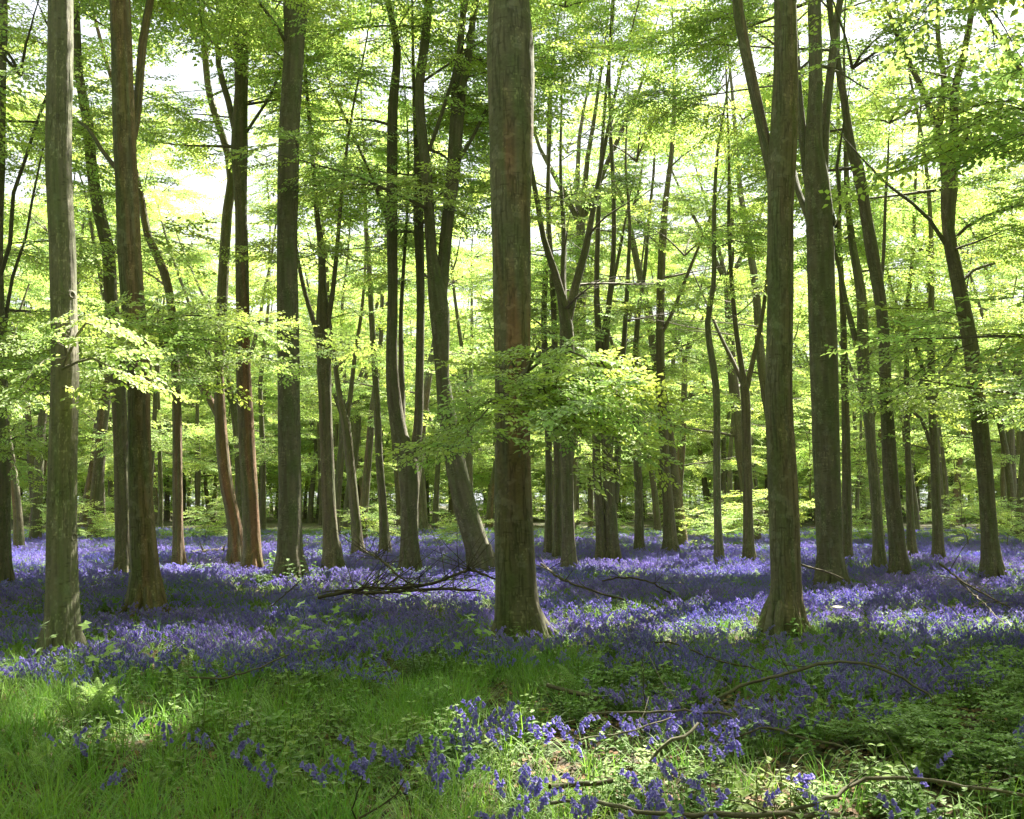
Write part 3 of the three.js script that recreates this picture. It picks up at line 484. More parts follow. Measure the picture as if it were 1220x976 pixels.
// ---------------------------------------------------------------- low leafy boughs on the near trees, and saplings
function lowBoughs(tree, starts, ends, barkName, per = 4.6) {
  const wood = [], list = [], tints = [];
  for (const [ei, [x, y, d]] of ends.entries()) {
    const a = atDepth(...starts[ei % starts.length]), b = atDepth(x, y, d), m = a.clone().lerp(b, 0.5).add(V(0, rr(0.12, 0.34), 0));
    const [P, R] = resample([a, m, b], [0.019, 0.012, 0.004], 0.25);
    wood.push(limb(P, R, 5));
    const L = a.distanceTo(b), n = Math.round(L * per);
    for (let k = 0; k < n; k++) {
      const t = 0.22 + 0.8 * (k + rnd()) / n, p = P[Math.min(P.length - 1, Math.floor(t * (P.length - 1)))].clone().add(V(0, gauss() * 0.16 - 0.05, 0)), s = k % 2 ? 1 : -1, dir = b.clone().sub(a).normalize(), az = Math.atan2(dir.z, dir.x) + s * rr(0.2, 1.2);
      list.push(sprayMatrix(p, V(Math.cos(az), gauss() * 0.25, Math.sin(az)), rr(0.5, 0.85), 0.6)); tints.push(leafTint(0.95));
    }
    list.push(sprayMatrix(P[P.length - 2].clone(), b.clone().sub(m).normalize(), 0.6)); tints.push(leafTint(0.95));
  }
  part(tree, 'low_boughs', mergeGeometries(wood), barkPlain[barkName], 'stuff');
  copies(tree, 'low_foliage', pick(SPRAY_FINE), SPRAY_MAT, list, tints);
}
seed = 8111;
lowBoughs(BY[618], [[622, 466, 10.55], [618, 450, 10.55], [624, 484, 10.55]], [[785, 505, 9.2], [735, 458, 9.6], [705, 535, 9.2], [660, 432, 9.6], [772, 548, 9.8], [690, 488, 8.9], [745, 528, 9.6], [700, 445, 10.4], [725, 495, 10.2], [668, 525, 9.5], [760, 478, 10.6], [560, 512, 9.2], [505, 548, 9.6], [600, 452, 9.4], [540, 535, 10.4]], 'olive', 5.2);
lowBoughs(BY[173], [[165, 392, 13.95], [160, 415, 13.95]], [[402, 402, 12.16], [335, 432, 11.62], [255, 378, 12.34], [60, 440, 11.98], [120, 395, 11.80], [235, 455, 11.80], [305, 398, 11.80], [185, 362, 12.52], [20, 480, 11.98], [200, 430, 11.26]], 'olive');
lowBoughs(BY[74], [[80, 425, 10.10], [74, 440, 10.10]], [[20, 470, 9.39], [130, 402, 9.48], [62, 385, 9.39], [148, 450, 9.48], [95, 375, 10.55]], 'grey');
lowBoughs(BY[3], [[4, 530, 16.99]], [[40, 520, 16.09], [60, 545, 16.45], [20, 560, 15.91]], 'dark');

function protoSapling(h, spread) {
  const P = [], n = 6; let p = V(0, -0.05, 0); for (let i = 0; i <= n; i++) { P.push(p.clone()); p = p.clone().add(V(gauss() * 0.08 * h, h / n, gauss() * 0.08 * h)); }
  const [A, B] = resample(P, P.map((_, i) => 0.012 * h * (1 - 0.8 * i / n)), 0.3), wood = [], sprays = [];
  for (let i = 1; i < A.length; i++) for (let k = 0; k < 2; k++) { if (A[i].y < 0.3) continue; bough(A[i], rnd() * 6.28, rr(0, 0.4), spread * rr(0.6, 1.1) * (1 - 0.5 * i / A.length), 0.008, wood, sprays, 1.1); }
  return { trunk: limb(A, B, 6), wood: mergeGeometries(wood), sprays };
}
seed = 9005;
const SAP = [protoSapling(1.7, 0.9), protoSapling(2.4, 1.2), protoSapling(3.4, 1.3), protoSapling(1.2, 1.1)];
function sapling(k, x, z, sc, label, group) {
  const t = thing('beech_sapling', label, 'sapling', group); t.position.set(x, terrain(x, z), z); t.rotation.y = rnd() * 6.28; t.scale.setScalar(sc);
  part(t, 'trunk', SAP[k].trunk, barkPlain.brown); part(t, 'branches', SAP[k].wood, barkPlain.brown, 'stuff');
  copies(t, 'crown', SPRAY[(k + 2) % SPRAY.length], SPRAY_MAT, SAP[k].sprays.map(([p, d]) => sprayMatrix(p, d, rr(0.45, 0.8))), SAP[k].sprays.map(() => leafTint(1.05)));
}
for (const [x, y, k, sc] of [[902, 652, 3, 1.5], [868, 648, 3, 1.5], [832, 655, 3, 1], [1150, 655, 0, 1], [1178, 650, 3, 1.3], [1205, 655, 0, 1], [40, 648, 0, 1.1], [105, 648, 3, 1.2], [548, 652, 3, 0.9], [712, 650, 3, 1], [440, 650, 3, 1.1], [250, 650, 3, 1.1], [1025, 650, 3, 1]]) {
  const g = onLevel(x, y); sapling(k, g.x, g.z, sc, 'low leafy beech sapling at the far edge of the bluebells', 'saplings at the far edge of the bluebells');
}
{
  for (let i = 0; i < 26; i++) { const z = -rr(46, 78), x = rr(-1, 1) * (-z * 0.56); sapling(Math.floor(rnd() * 3), x, z, rr(1, 1.7), 'young leafy beech filling gaps between the distant trunks', 'understorey between the distant trunks'); }
  const l = [], t = [];
  for (let i = 0; i < 9000; i++) { const z = -rr(70, 150), x = rr(-1, 1) * (-z * 0.6), a = rnd() * 6.28; l.push(sprayMatrix(V(x, rr(0.2, 8), z), V(Math.cos(a), 0, Math.sin(a)), rr(1.6, 2.6), 0.5)); t.push(leafTint()); }
  for (let i = 0; i < 3800; i++) { const a = rnd() * 6.28, x = rr(-26, 26), z = rr(4.5, 24); l.push(sprayMatrix(V(x, rr(0.3, 10), z), V(Math.cos(a), 0, Math.sin(a)), rr(1.3, 2), 0.5)); t.push(leafTint()); }  // unseen sprays added behind the viewpoint to dim sky light on the trunks
  const g = thing('undergrowth_and_added_screen', 'leafy undergrowth deep in the wood, with unseen light-blocking sprays added behind the viewpoint', 'undergrowth'); g.userData.kind = 'stuff'; copies(g, 'foliage', SPRAY[3], SPRAY_MAT, l, t);
}
console.log('saplings done');

// ---------------------------------------------------------------- plants of the floor
function bladeInto(T, base, az, len, w, lean, curl, seg = 4) {
  let p = base.clone(), e = Math.PI / 2 - lean; const side = V(-Math.sin(az), 0, Math.cos(az)); let L = p.clone().addScaledVector(side, w / 2), R = p.clone().addScaledVector(side, -w / 2);
  for (let i = 1; i <= seg; i++) { p = p.clone().add(V(Math.cos(az) * Math.cos(e), Math.sin(e), Math.sin(az) * Math.cos(e)).multiplyScalar(len / seg)); e -= curl / seg; const ww = w * (1 - Math.pow(i / seg, 1.8)) / 2; if (i === seg) { T.t(L, R, p); break; } const l = p.clone().addScaledVector(side, ww), r = p.clone().addScaledVector(side, -ww); T.q(L, R, r, l); L = l; R = r; }
}
function bellInto(T, top, dir, s) {   // a hanging bell: narrow tube with a flared mouth
  const u = Math.abs(dir.y) > 0.8 ? V(1, 0, 0) : V(0, 1, 0), a = dir.clone().cross(u).normalize(), b = a.clone().cross(dir), rings = [[0, 0.0022], [0.006, 0.0058], [0.013, 0.0064], [0.018, 0.0105]], n = 5;
  let last = null;
  for (const [d, r] of rings) { const ring = Array.from({ length: n }, (_, k) => top.clone().addScaledVector(dir, d * s).addScaledVector(a, Math.cos(k * 1.2566) * r * s).addScaledVector(b, Math.sin(k * 1.2566) * r * s)); if (last) for (let k = 0; k < n; k++) T.q(last[k], last[(k + 1) % n], ring[(k + 1) % n], ring[k]); last = ring; }
}
function bluebell(S, B, G, at, h, leaves = 3) {   // stem, bells, leaves
  const az = rnd() * 6.28, lean = rr(0.02, 0.2), P = []; let p = at.clone(), e = Math.PI / 2 - lean;
  for (let i = 0; i <= 8; i++) { P.push(p.clone()); const t = i / 8; e -= t > 0.6 ? 0.26 : 0.02; p = p.clone().add(V(Math.cos(az) * Math.cos(e), Math.sin(e), Math.sin(az) * Math.cos(e)).multiplyScalar(h / 8)); }
  for (let i = 0; i < 8; i++) stickInto(S, P[i], P[i + 1], 0.0024 * (1 - i * 0.06), 0.0024 * (1 - (i + 1) * 0.06));
  const n = Math.floor(rr(6, 11));
  for (let k = 0; k < n; k++) { const t = 4.9 + 3.1 * k / (n - 1), q = P[Math.floor(t)].clone().lerp(P[Math.min(8, Math.floor(t) + 1)], t % 1), a = az + rr(-2, 2), out = V(Math.cos(a), 0, Math.sin(a)), s = rr(1.15, 1.5); const m = q.clone().addScaledVector(out, 0.012 * s).add(V(0, 0.003, 0)); stickInto(S, q, m, 0.0009, 0.0008); bellInto(B, m, out.clone().multiplyScalar(0.45).add(V(0, -1, 0)).normalize(), s); }
  for (let k = 0; k < leaves; k++) bladeInto(G, at, rnd() * 6.28, rr(0.18, 0.34), rr(0.008, 0.014), rr(0.15, 0.6), rr(0.8, 1.9), 5);
}
seed = 11003;
// carpets are sown by patches
const PATCH = Array.from({ length: 6 }, () => { const S = new Tri(), B = new Tri(), G = new Tri(); for (let i = 0; i < 15; i++) { const r = 0.36 * Math.sqrt(rnd()), a = rnd() * 6.28; bluebell(S, B, G, V(Math.cos(a) * r, -0.02, Math.sin(a) * r), rr(0.2, 0.34), 4); } return joined([B.geo(), mergeGeometries([S.geo(), G.geo()])]); });
const GREENS = [];   // openings in the carpet, where herbs grow
const edgePts = [[-400, 800], [0, 805], [150, 806], [300, 800], [480, 792], [560, 782], [650, 778], [710, 800], [760, 850], [850, 880], [960, 875], [1010, 850], [1100, 815], [1220, 790], [1700, 790]];
const edgeY = (x) => { for (let i = 1; i < edgePts.length; i++) if (x < edgePts[i][0]) { const [a, b] = [edgePts[i - 1], edgePts[i]]; return a[1] + (b[1] - a[1]) * (x - a[0]) / (b[0] - a[0]); } return 790; };
{
  const by = PATCH.map(() => []), tint = PATCH.map(() => []);
  for (let z = -6; z > -50; z -= z > -30 ? 0.42 : 0.62) {
    const st = z > -30 ? 0.42 : 0.62;
    for (let x = z * 0.58; x < -z * 0.58; x += st) {
      const X = x + rr(-0.25, 0.25), Z = z + rr(-0.25, 0.25), [px, py] = toPhoto(V(X, 0, Z)), over = edgeY(px) + 32 + 26 * (vnoise(X * 1.6, Z * 1.6, 31) - 0.5) - py;
      let d = smooth(-14, 34, over) * (0.8 + 0.8 * smooth(0.3, 0.6, fbm(X * 1.1, Z * 1.1, 91, 3))); if (px > 640) d *= 0.75 + 0.25 * smooth(0, 60, over);
      const clear = fbm(X * 0.5, Z * 0.5, 55, 3); d *= 1 - 0.5 * smooth(0.58, 0.7, clear);
      if (forestTrees.some(([a, b]) => Math.hypot((a - X) * 1.2, b + 0.15 - Z) < 0.6)) continue;
      if (rnd() > d * (1 - 0.85 * smooth(30, 44, -Z))) { if (over > 0 && rnd() < 0.6) GREENS.push([X, Z]); continue; }
      const k = Math.floor(rnd() * PATCH.length), s = rr(0.8, 1.12);
      by[k].push(new THREE.Matrix4().compose(V(X, terrain(X, Z), Z), new THREE.Quaternion().setFromAxisAngle(V(0, 1, 0), rnd() * 6.28), V(s, s * rr(0.75, 1.05) * (0.8 + 0.4 * fbm(X * 0.6, Z * 0.6, 66, 2)), s)));
      const c = rr(0.8, 1.2), h = fbm(X * 0.7, Z * 0.7, 67, 3); tint[k].push(lin(c * (0.7 + 0.7 * h), c * (0.8 + 0.4 * h), c));
    }
  }
  const g = thing('bluebell_carpet', 'dense carpet of violet bluebells spreading under the beeches', 'bluebells'); g.userData.kind = 'stuff';
  by.forEach((l, k) => copies(g, 'bluebells', PATCH[k], [M.bell, M.blade], l, tint[k]));
  console.log('bluebell patches', by.reduce((a, l) => a + l.length, 0));
}
seed = 12007;
// bluebells one can pick out
const BB = Array.from({ length: 8 }, () => { const S = new Tri(), B = new Tri(), G = new Tri(); bluebell(S, B, G, V(0, -0.02, 0), rr(0.27, 0.38), 4); return [S.geo(), B.geo(), G.geo()]; });
{
  const spots = [[575, 842, 20, 26], [562, 862, 8, 16], [432, 893, 15, 16], [512, 900, 15, 16], [472, 884, 8, 14], [540, 888, 8, 10], [385, 903, 6, 8], [312, 886, 4, 12], [335, 910, 3, 6], [584, 944, 4, 6], [131, 894, 4, 6], [110, 858, 5, 12], [78, 846, 4, 8], [155, 832, 4, 8], [205, 866, 4, 8], [255, 862, 5, 10], [272, 872, 4, 8], [616, 903, 8, 8], [638, 912, 8, 8], [622, 926, 4, 8], [708, 922, 4, 8], [713, 946, 4, 8], [771, 930, 4, 6], [788, 920, 4, 8], [765, 908, 4, 8], [816, 900, 4, 6], [818, 947, 4, 5], [853, 922, 4, 8], [985, 930, 3, 6], [905, 920, 3, 6], [1078, 962, 4, 6], [1160, 968, 3, 8], [960, 906, 6, 14], [640, 856, 6, 14], [612, 846, 5, 10], [680, 845, 6, 12], [700, 858, 4, 8], [760, 848, 8, 14], [792, 838, 8, 14], [832, 842, 12, 18], [862, 862, 12, 18], [900, 846, 12, 20], [1048, 846, 4, 14], [1110, 900, 3, 20], [1190, 860, 3, 16], [1150, 790, 4, 20]];
  for (const [x, y, n, r] of spots) for (let i = 0; i < n * (x < 400 ? 0.5 : y > 880 ? 0.55 : 0.8); i++) {
    const q = onLevel(x + gauss() * r, y + gauss() * r * 0.7, 0.27), [S, B, G] = pick(BB);
    const t = thing('bluebell', 'single violet bluebell ' + (x < 230 ? 'in the grass near the upright ferns' : x < 400 ? 'among low herbs at the edge of the open grass' : x < 600 ? 'in the loose cluster beyond the thin upright forked twig' : x < 740 ? 'around the short thick broken stick' : x < 980 ? 'between the arched branch and the long crooked branch' : 'poking through the pale elder shrubs'), 'bluebell', 'bluebells standing loose in the grass and herbs');
    t.position.set(q.x, terrain(q.x, q.z), q.z); t.rotation.y = rnd() * 6.28; t.scale.setScalar(rr(0.82, 1.1));
    part(t, 'stem', S, M.stem); part(t, 'blossom', B, M.bell); part(t, 'leaves', G, M.blade);
  }
}
// grass
function tuft(n, rad, lo, hi, w, lean) { const T = new Tri(); for (let i = 0; i < n; i++) { const r = rad * Math.sqrt(rnd()), a = rnd() * 6.28; bladeInto(T, V(Math.cos(a) * r, -0.02, Math.sin(a) * r), a + gauss() * 0.9, rr(lo, hi), w * rr(0.7, 1.3), rr(0, lean), rr(0.3, 1.6), 4); } return T.geo(); }
const TUFT = [0, 1, 2, 3].map(() => tuft(46, 0.13, 0.12, 0.36, 0.0068, 0.75)), STRAP = [0, 1, 2].map(() => tuft(11, 0.06, 0.2, 0.38, 0.014, 0.9)), SEDGE = [0, 1].map(() => tuft(26, 0.08, 0.25, 0.5, 0.006, 1.0));
function blob(px, py, list) { let d = 0; for (const [x, y, rx, ry, w] of list) { const a = (px - x) / rx, b = (py - y) / ry; d = Math.max(d, w * Math.exp(-(a * a + b * b))); } return d; }
const GRASS_AT = [[120, 960, 230, 60, 1], [330, 960, 200, 55, 1], [520, 970, 120, 45, 1], [640, 960, 50, 40, 0.9], [300, 850, 120, 28, 0.8], [480, 850, 110, 36, 1], [560, 820, 60, 26, 0.7], [140, 850, 60, 24, 1], [30, 850, 70, 50, 1], [640, 805, 60, 24, 0.9], [720, 965, 40, 20, 0.5], [780, 960, 40, 20, 0.7], [980, 800, 60, 30, 0.4], [850, 790, 60, 24, 0.4]];
const HERB_AT = [[240, 880, 170, 30, 0.9], [420, 895, 160, 26, 1], [180, 850, 120, 40, 0.6], [560, 890, 80, 26, 0.9], [720, 840, 90, 40, 1], [650, 870, 70, 30, 0.8], [1120, 900, 130, 70, 0.8], [1050, 960, 160, 36, 0.8], [1190, 820, 60, 60, 0.7], [900, 950, 140, 40, 0.7], [780, 920, 90, 40, 0.6], [380, 840, 90, 24, 0.5], [620, 900, 60, 20, 0.7]];
// leafy herbs of three builds
function herbPlant(h, pairs, L) { const T = new Tri(), S = new Tri(), a0 = rnd() * 6.28; let p = V(0, -0.02, 0); for (let i = 0; i < pairs; i++) { const q = p.clone().add(V(gauss() * 0.012, h / pairs, gauss() * 0.012)); stickInto(S, p, q, 0.003, 0.0025); p = q; const t = (i + 1) / pairs; for (let k = 0; k < 2; k++) { const a = a0 + i * 1.57 + k * 3.14 + gauss() * 0.2, dir = V(Math.cos(a), rr(-0.15, 0.35), Math.sin(a)).normalize(), up = V(0, 1, 0).addScaledVector(dir, -dir.y).add(V(gauss() * 0.2, 0, gauss() * 0.2)).normalize(); leafInto(T, q, dir, up, L * rr(0.7, 1.1) * (0.6 + 0.7 * Math.sin(t * 2.6)), L * 0.55, true); } } return [T, S]; }
function clump(n, rad, f) { const T = new Tri(), S = new Tri(); for (let i = 0; i < n; i++) { const [a, b] = f(), r = rad * Math.sqrt(rnd()), q = rnd() * 6.28, m = new THREE.Matrix4().compose(V(Math.cos(q) * r, 0, Math.sin(q) * r), new THREE.Quaternion().setFromEuler(new THREE.Euler(gauss() * 0.2, rnd() * 6.28, gauss() * 0.2)), V(1, 1, 1).multiplyScalar(rr(0.7, 1.15))); T.add(a, m); S.add(b, m); } return [T.geo(), S.geo()]; }
const HERB = [0, 1, 2, 3].map(() => joined(clump(7, 0.12, () => herbPlant(rr(0.1, 0.24), Math.floor(rr(3, 6)), rr(0.045, 0.075)))));
{
  const gr = TUFT.map(() => []), gt = TUFT.map(() => []), he = HERB.map(() => []), ht = HERB.map(() => []), se = SEDGE.map(() => []), sp = STRAP.map(() => []), spt = STRAP.map(() => []);
  for (let z = -3.6; z > -12; z -= 0.13) for (let x = z * 0.6; x < -z * 0.6; x += 0.13) {
    const X = x + rr(-0.08, 0.08), Z = z + rr(-0.08, 0.08), [px, py] = toPhoto(V(X, 0.1, Z)), nz = vnoise(X * 1.3, Z * 1.3, 12), y = terrain(X, Z);
    const g = blob(px, py, GRASS_AT) * (0.55 + 0.7 * nz) + 0.06, h = blob(px, py, HERB_AT) * (1.25 - 0.8 * nz) + 0.05;
    const rot = () => new THREE.Quaternion().setFromEuler(new THREE.Euler(gauss() * 0.1, rnd() * 6.28, gauss() * 0.1));
    if (rnd() < g * 0.8) { const k = Math.floor(rnd() * TUFT.length), s = rr(0.65, 1.15); gr[k].push(new THREE.Matrix4().compose(V(X, y, Z), rot(), V(s, s, s))); const b = rr(0.8, 1.25); gt[k].push(lin(b * rr(0.85, 1.25), b, b * rr(0.8, 1.1))); }
    if (rnd() < h * 0.42) { const k = Math.floor(rnd() * HERB.length), s = rr(0.7, 1.3); he[k].push(new THREE.Matrix4().compose(V(X, y, Z), rot(), V(s, s, s))); const b = rr(0.75, 1.25); ht[k].push(lin(b * rr(0.85, 1.25), b, b * rr(0.7, 1.2))); }
    if (rnd() < 0.05 + 0.12 * smooth(0.5, 0.7, vnoise(X * 0.9, Z * 0.9, 44))) { const k = Math.floor(rnd() * 3), s = rr(0.6, 1.1); sp[k].push(new THREE.Matrix4().compose(V(X, y, Z), rot(), V(s, s, s))); const b = rr(0.7, 1.2); spt[k].push(lin(b, b, b)); }
    if (rnd() < blob(px, py, [[900, 945, 120, 34, 0.05], [800, 940, 60, 26, 0.06], [20, 960, 40, 40, 0.1], [1100, 960, 120, 30, 0.05]])) { const k = Math.floor(rnd() * 2), s = rr(0.6, 1); se[k].push(new THREE.Matrix4().compose(V(X, y, Z), rot(), V(s, s, s))); }
  }
  for (const [x, z] of GREENS) for (let i = 0; i < 3; i++) { const k = Math.floor(rnd() * HERB.length), X = x + gauss() * 0.2, Z = z + gauss() * 0.2, s = rr(0.8, 1.3); he[k].push(new THREE.Matrix4().compose(V(X, terrain(X, Z), Z), new THREE.Quaternion().setFromAxisAngle(V(0, 1, 0), rnd() * 6.28), V(s, s, s))); const b = rr(0.6, 1); ht[k].push(lin(b, b, b)); const q = Math.floor(rnd() * TUFT.length); gr[q].push(new THREE.Matrix4().compose(V(X + 0.1, terrain(X, Z), Z), new THREE.Quaternion().setFromAxisAngle(V(0, 1, 0), rnd() * 6.28), V(1, 1, 1))); gt[q].push(lin(0.8, 0.8, 0.8)); }
  const g = thing('grass', 'fresh green woodland grass growing in tufts in the foreground', 'grass'); g.userData.kind = 'stuff'; gr.forEach((l, k) => copies(g, 'blades', TUFT[k], M.grass, l, gt[k]));
  sp.forEach((l, k) => copies(g, 'broad_blades', STRAP[k], M.blade, l, spt[k]));
  const h = thing('ground_cover', 'low leafy herbs covering the woodland floor in the foreground', 'undergrowth'); h.userData.kind = 'stuff'; he.forEach((l, k) => copies(h, 'leaves', HERB[k], [M.herb, M.stem], l, ht[k]));
  const d = thing('dry_grass', 'pale withered grass blades around the fallen twigs', 'grass'); d.userData.kind = 'stuff'; se.forEach((l, k) => copies(d, 'blades', SEDGE[k], M.straw, l));
  const LT = new Tri(); leafInto(LT, V(-0.03, 0.004, 0), V(1, 0.15, 0).normalize(), V(0, 1, 0), 0.05, 0.034, true); const lg = LT.geo(), ll = [], lt = [];
  for (let i = 0; i < 16000; i++) { const z = -3.8 - 7 * Math.pow(rnd(), 1.3), x = rr(-1, 1) * z * 0.6, s = rr(0.7, 1.3); ll.push(new THREE.Matrix4().compose(V(x, terrain(x, z) + rr(0.004, 0.03), z), new THREE.Quaternion().setFromEuler(new THREE.Euler(gauss() * 0.5, rnd() * 6.28, gauss() * 0.5)), V(s, s, s))); const b = rr(0.4, 1.2); lt.push(lin(b * rr(0.9, 1.15), b, b * rr(0.8, 1))); }
  const li = thing('leaf_litter', 'dry brown beech leaves scattered on the ground', 'litter'); li.userData.kind = 'stuff'; copies(li, 'dead_leaves', lg, M.litter, ll, lt);
}
console.log('cover done');

// ferns
seed = 13009;
function frond(len, w, pairs, uprt, curl) {
  const T = new Tri(), S = new Tri(); let p = V(0, -0.02, 0), e = uprt; const P = [p], n = pairs;
  for (let i = 1; i <= n; i++) { p = p.clone().add(V(Math.cos(e) * len / n, Math.sin(e) * len / n, 0)); e -= curl / n * (0.4 + 1.2 * i / n); P.push(p); }
  for (let i = 0; i < n; i++) stickInto(S, P[i], P[i + 1], 0.004 * (1 - i / n) + 0.001, 0.004 * (1 - (i + 1) / n) + 0.001);
  for (let i = Math.floor(n * 0.22); i < n; i++) for (const s of [-1, 1]) {
    const t = (i / n - 0.22) / 0.78, l = w * Math.sin(Math.PI * clamp(0.22 + 0.78 * t, 0, 1)) * (1 - 0.35 * t) + 0.008, d = V(0.35, rr(-0.1, 0.15), s).normalize(), al = P[i + 1].clone().sub(P[i]).normalize(), up = al.clone().cross(d).multiplyScalar(s).normalize(); if (up.y < 0) up.negate();
    const m = Math.max(2, Math.round(l / 0.017));
    for (let k = 0; k < m; k++) { const q = P[i].clone().addScaledVector(d, l * k / m), ll = 0.02 * len / 0.5 * (1.15 - 0.75 * k / m); for (const f of [-1, 1]) leafInto(T, q, al.clone().multiplyScalar(f).addScaledVector(d, 0.5).normalize(), up, ll, ll * 0.7, false); }
  }
  return [T, S];
}
function fernClump(n, len, uprt, tilt) { const T = new Tri(), S = new Tri(); for (let i = 0; i < n; i++) { const [a, b] = frond(len * rr(0.7, 1.1), len * 0.2, 17, uprt + gauss() * 0.15, rr(0.7, 1.4)), m = new THREE.Matrix4().compose(V(0, 0, 0), new THREE.Quaternion().setFromEuler(new THREE.Euler(0, i * 6.28 / n + gauss() * tilt, 0)), V(1, 1, 1)); T.add(a, m); S.add(b, m); } return [T.geo(), S.geo()]; }
const FERN = [fernClump(6, 0.62, 1.25, 0.3), fernClump(7, 0.45, 1.0, 0.3), fernClump(4, 0.5, 1.35, 0.4)];
function fern(k, x, y, sc, label, group) { const g = onLevel(x, y), t = thing('fern', label, 'fern', group); t.position.set(g.x, terrain(g.x, g.z), g.z); t.rotation.y = rnd() * 6.28; t.scale.setScalar(sc); part(t, 'fronds', FERN[k][0], M.fern); part(t, 'stalks', FERN[k][1], M.stem); return t; }
fern(0, 90, 870, 0.85, 'upright pale green fern in front of the slim grey beech');
fern(2, 60, 940, 0.7, 'browning fern shoots crowded at the edge of the grass');
fern(2, 25, 930, 0.7, 'tall fern shoots beside the browning ones');
fern(1, 720, 812, 0.9, 'bright green fern below the thickest beech, near the short broken stick');
fern(1, 690, 835, 0.85, 'low yellow-green fern beside the short broken stick');
fern(0, 120, 850, 0.6, 'smaller pale fern leaning on the upright one');
for (const [x, y] of [[815, 722], [838, 710], [440, 712], [870, 700], [905, 692], [500, 720], [1180, 760]]) fern(1, x, y, 0.9, 'small fern sprouting from the bluebell carpet', 'ferns in the bluebell carpet');

// palmate seedlings and pinnate-leaved shrubs
function palmate(T, at, az, size) { const up = V(gauss() * 0.5, 1, gauss() * 0.5 + 0.2).normalize(), f = V(Math.cos(az), 0, Math.sin(az)); f.addScaledVector(up, -f.dot(up)).normalize(); const s = up.clone().cross(f); const pt = (a, r) => at.clone().addScaledVector(f, Math.cos(a) * r * size).addScaledVector(s, Math.sin(a) * r * size).addScaledVector(up, -0.12 * size * r * r); const ring = []; for (let i = -4; i <= 4; i++) ring.push(pt(i * 0.58, i % 2 ? 0.55 : (i === 0 ? 1.1 : Math.abs(i) === 2 ? 1 : 0.6))); for (let i = 0; i < ring.length - 1; i++) T.t(at, ring[i], ring[i + 1]); }
function seedlingGeo(h) { const T = new Tri(), S = new Tri(); let p = V(0, -0.02, 0); for (let i = 0; i < 4; i++) { const q = p.clone().add(V(gauss() * 0.02, h / 4, gauss() * 0.02)); stickInto(S, p, q, 0.004, 0.003); p = q; if (i < 1) continue; const a0 = rnd() * 6.28; for (let k = 0; k < 2; k++) { const a = a0 + k * 3.14, e = q.clone().add(V(Math.cos(a) * 0.07, 0.03, Math.sin(a) * 0.07)); stickInto(S, q, e, 0.0015, 0.001); palmate(T, e, a, rr(0.05, 0.075)); } } palmate(T, p, rnd() * 6, 0.05); return [T.geo(), S.geo()]; }
const SEED = [seedlingGeo(0.42), seedlingGeo(0.3), seedlingGeo(0.5)];
for (const [x, y] of [[350, 800], [372, 812], [392, 805], [410, 800], [360, 790], [560, 815], [580, 808], [130, 812], [112, 822], [50, 800], [1100, 820]]) {
  const g = onLevel(x, y), t = thing('maple_seedling', 'maple seedling with lobed leaves at the edge of the bluebells', 'seedling', 'seedlings along the edge of the bluebells'), [a, b] = pick(SEED); t.position.set(g.x, terrain(g.x, g.z), g.z); t.rotation.y = rnd() * 6.28; t.scale.setScalar(rr(0.85, 1.25)); part(t, 'leaves', a, M.fern); part(t, 'stem', b, M.stem);
}
function shrubGeo(stems, h) {
  const T = new Tri(), S = new Tri();
  for (let i = 0; i < stems; i++) { const a0 = rnd() * 6.28; let p = V(0, -0.02, 0), d = V(Math.cos(a0) * 0.45, 1, Math.sin(a0) * 0.35).normalize(); const n = 7;
    for (let k = 0; k < n; k++) { const q = p.clone().addScaledVector(d, h * rr(0.8, 1.1) / n); d.add(V(Math.cos(a0) * 0.08, -0.05, Math.sin(a0) * 0.08)).normalize(); stickInto(S, p, q, 0.005 * (1 - k / n) + 0.002, 0.005 * (1 - (k + 1) / n) + 0.002); p = q; if (k < 2) continue;
      for (let j = 0; j < 2; j++) { const a = a0 + k * 1.57 + j * 3.14 + gauss() * 0.3, c = rr(0.13, 0.2), end = q.clone().add(V(Math.cos(a) * c, rr(-0.01, 0.05), Math.sin(a) * c)), ax = end.clone().sub(q).normalize(), lat = ax.clone().cross(V(0, 1, 0)); stickInto(S, q, end, 0.0018, 0.001);
        for (let f = 0; f < 7; f++) { const last = f === 6, at = q.clone().lerp(end, last ? 1 : 0.35 + 0.22 * Math.floor(f / 2)), dir = last ? ax.clone() : ax.clone().multiplyScalar(0.45).addScaledVector(lat, f % 2 ? 1 : -1).add(V(0, rr(-0.2, 0.05), 0)).normalize(), up = V(gauss() * 0.2, 1, gauss() * 0.2); up.addScaledVector(dir, -up.dot(dir)).normalize(); leafInto(T, at, dir, up, rr(0.055, 0.08), rr(0.026, 0.034), true); } } } }
  return [T.geo(), S.geo()];
}
const SHRUB = [shrubGeo(6, 0.55), shrubGeo(7, 0.45), shrubGeo(5, 0.65)];
const shrubLabels = ['pale leafy elder shrub beside the arched fallen branch', 'low spreading elder shrub growing over the crossed twigs', 'taller elder shrub standing in the bluebells', 'elder shrub with drooping leaflets behind the lowest crossed branch'];
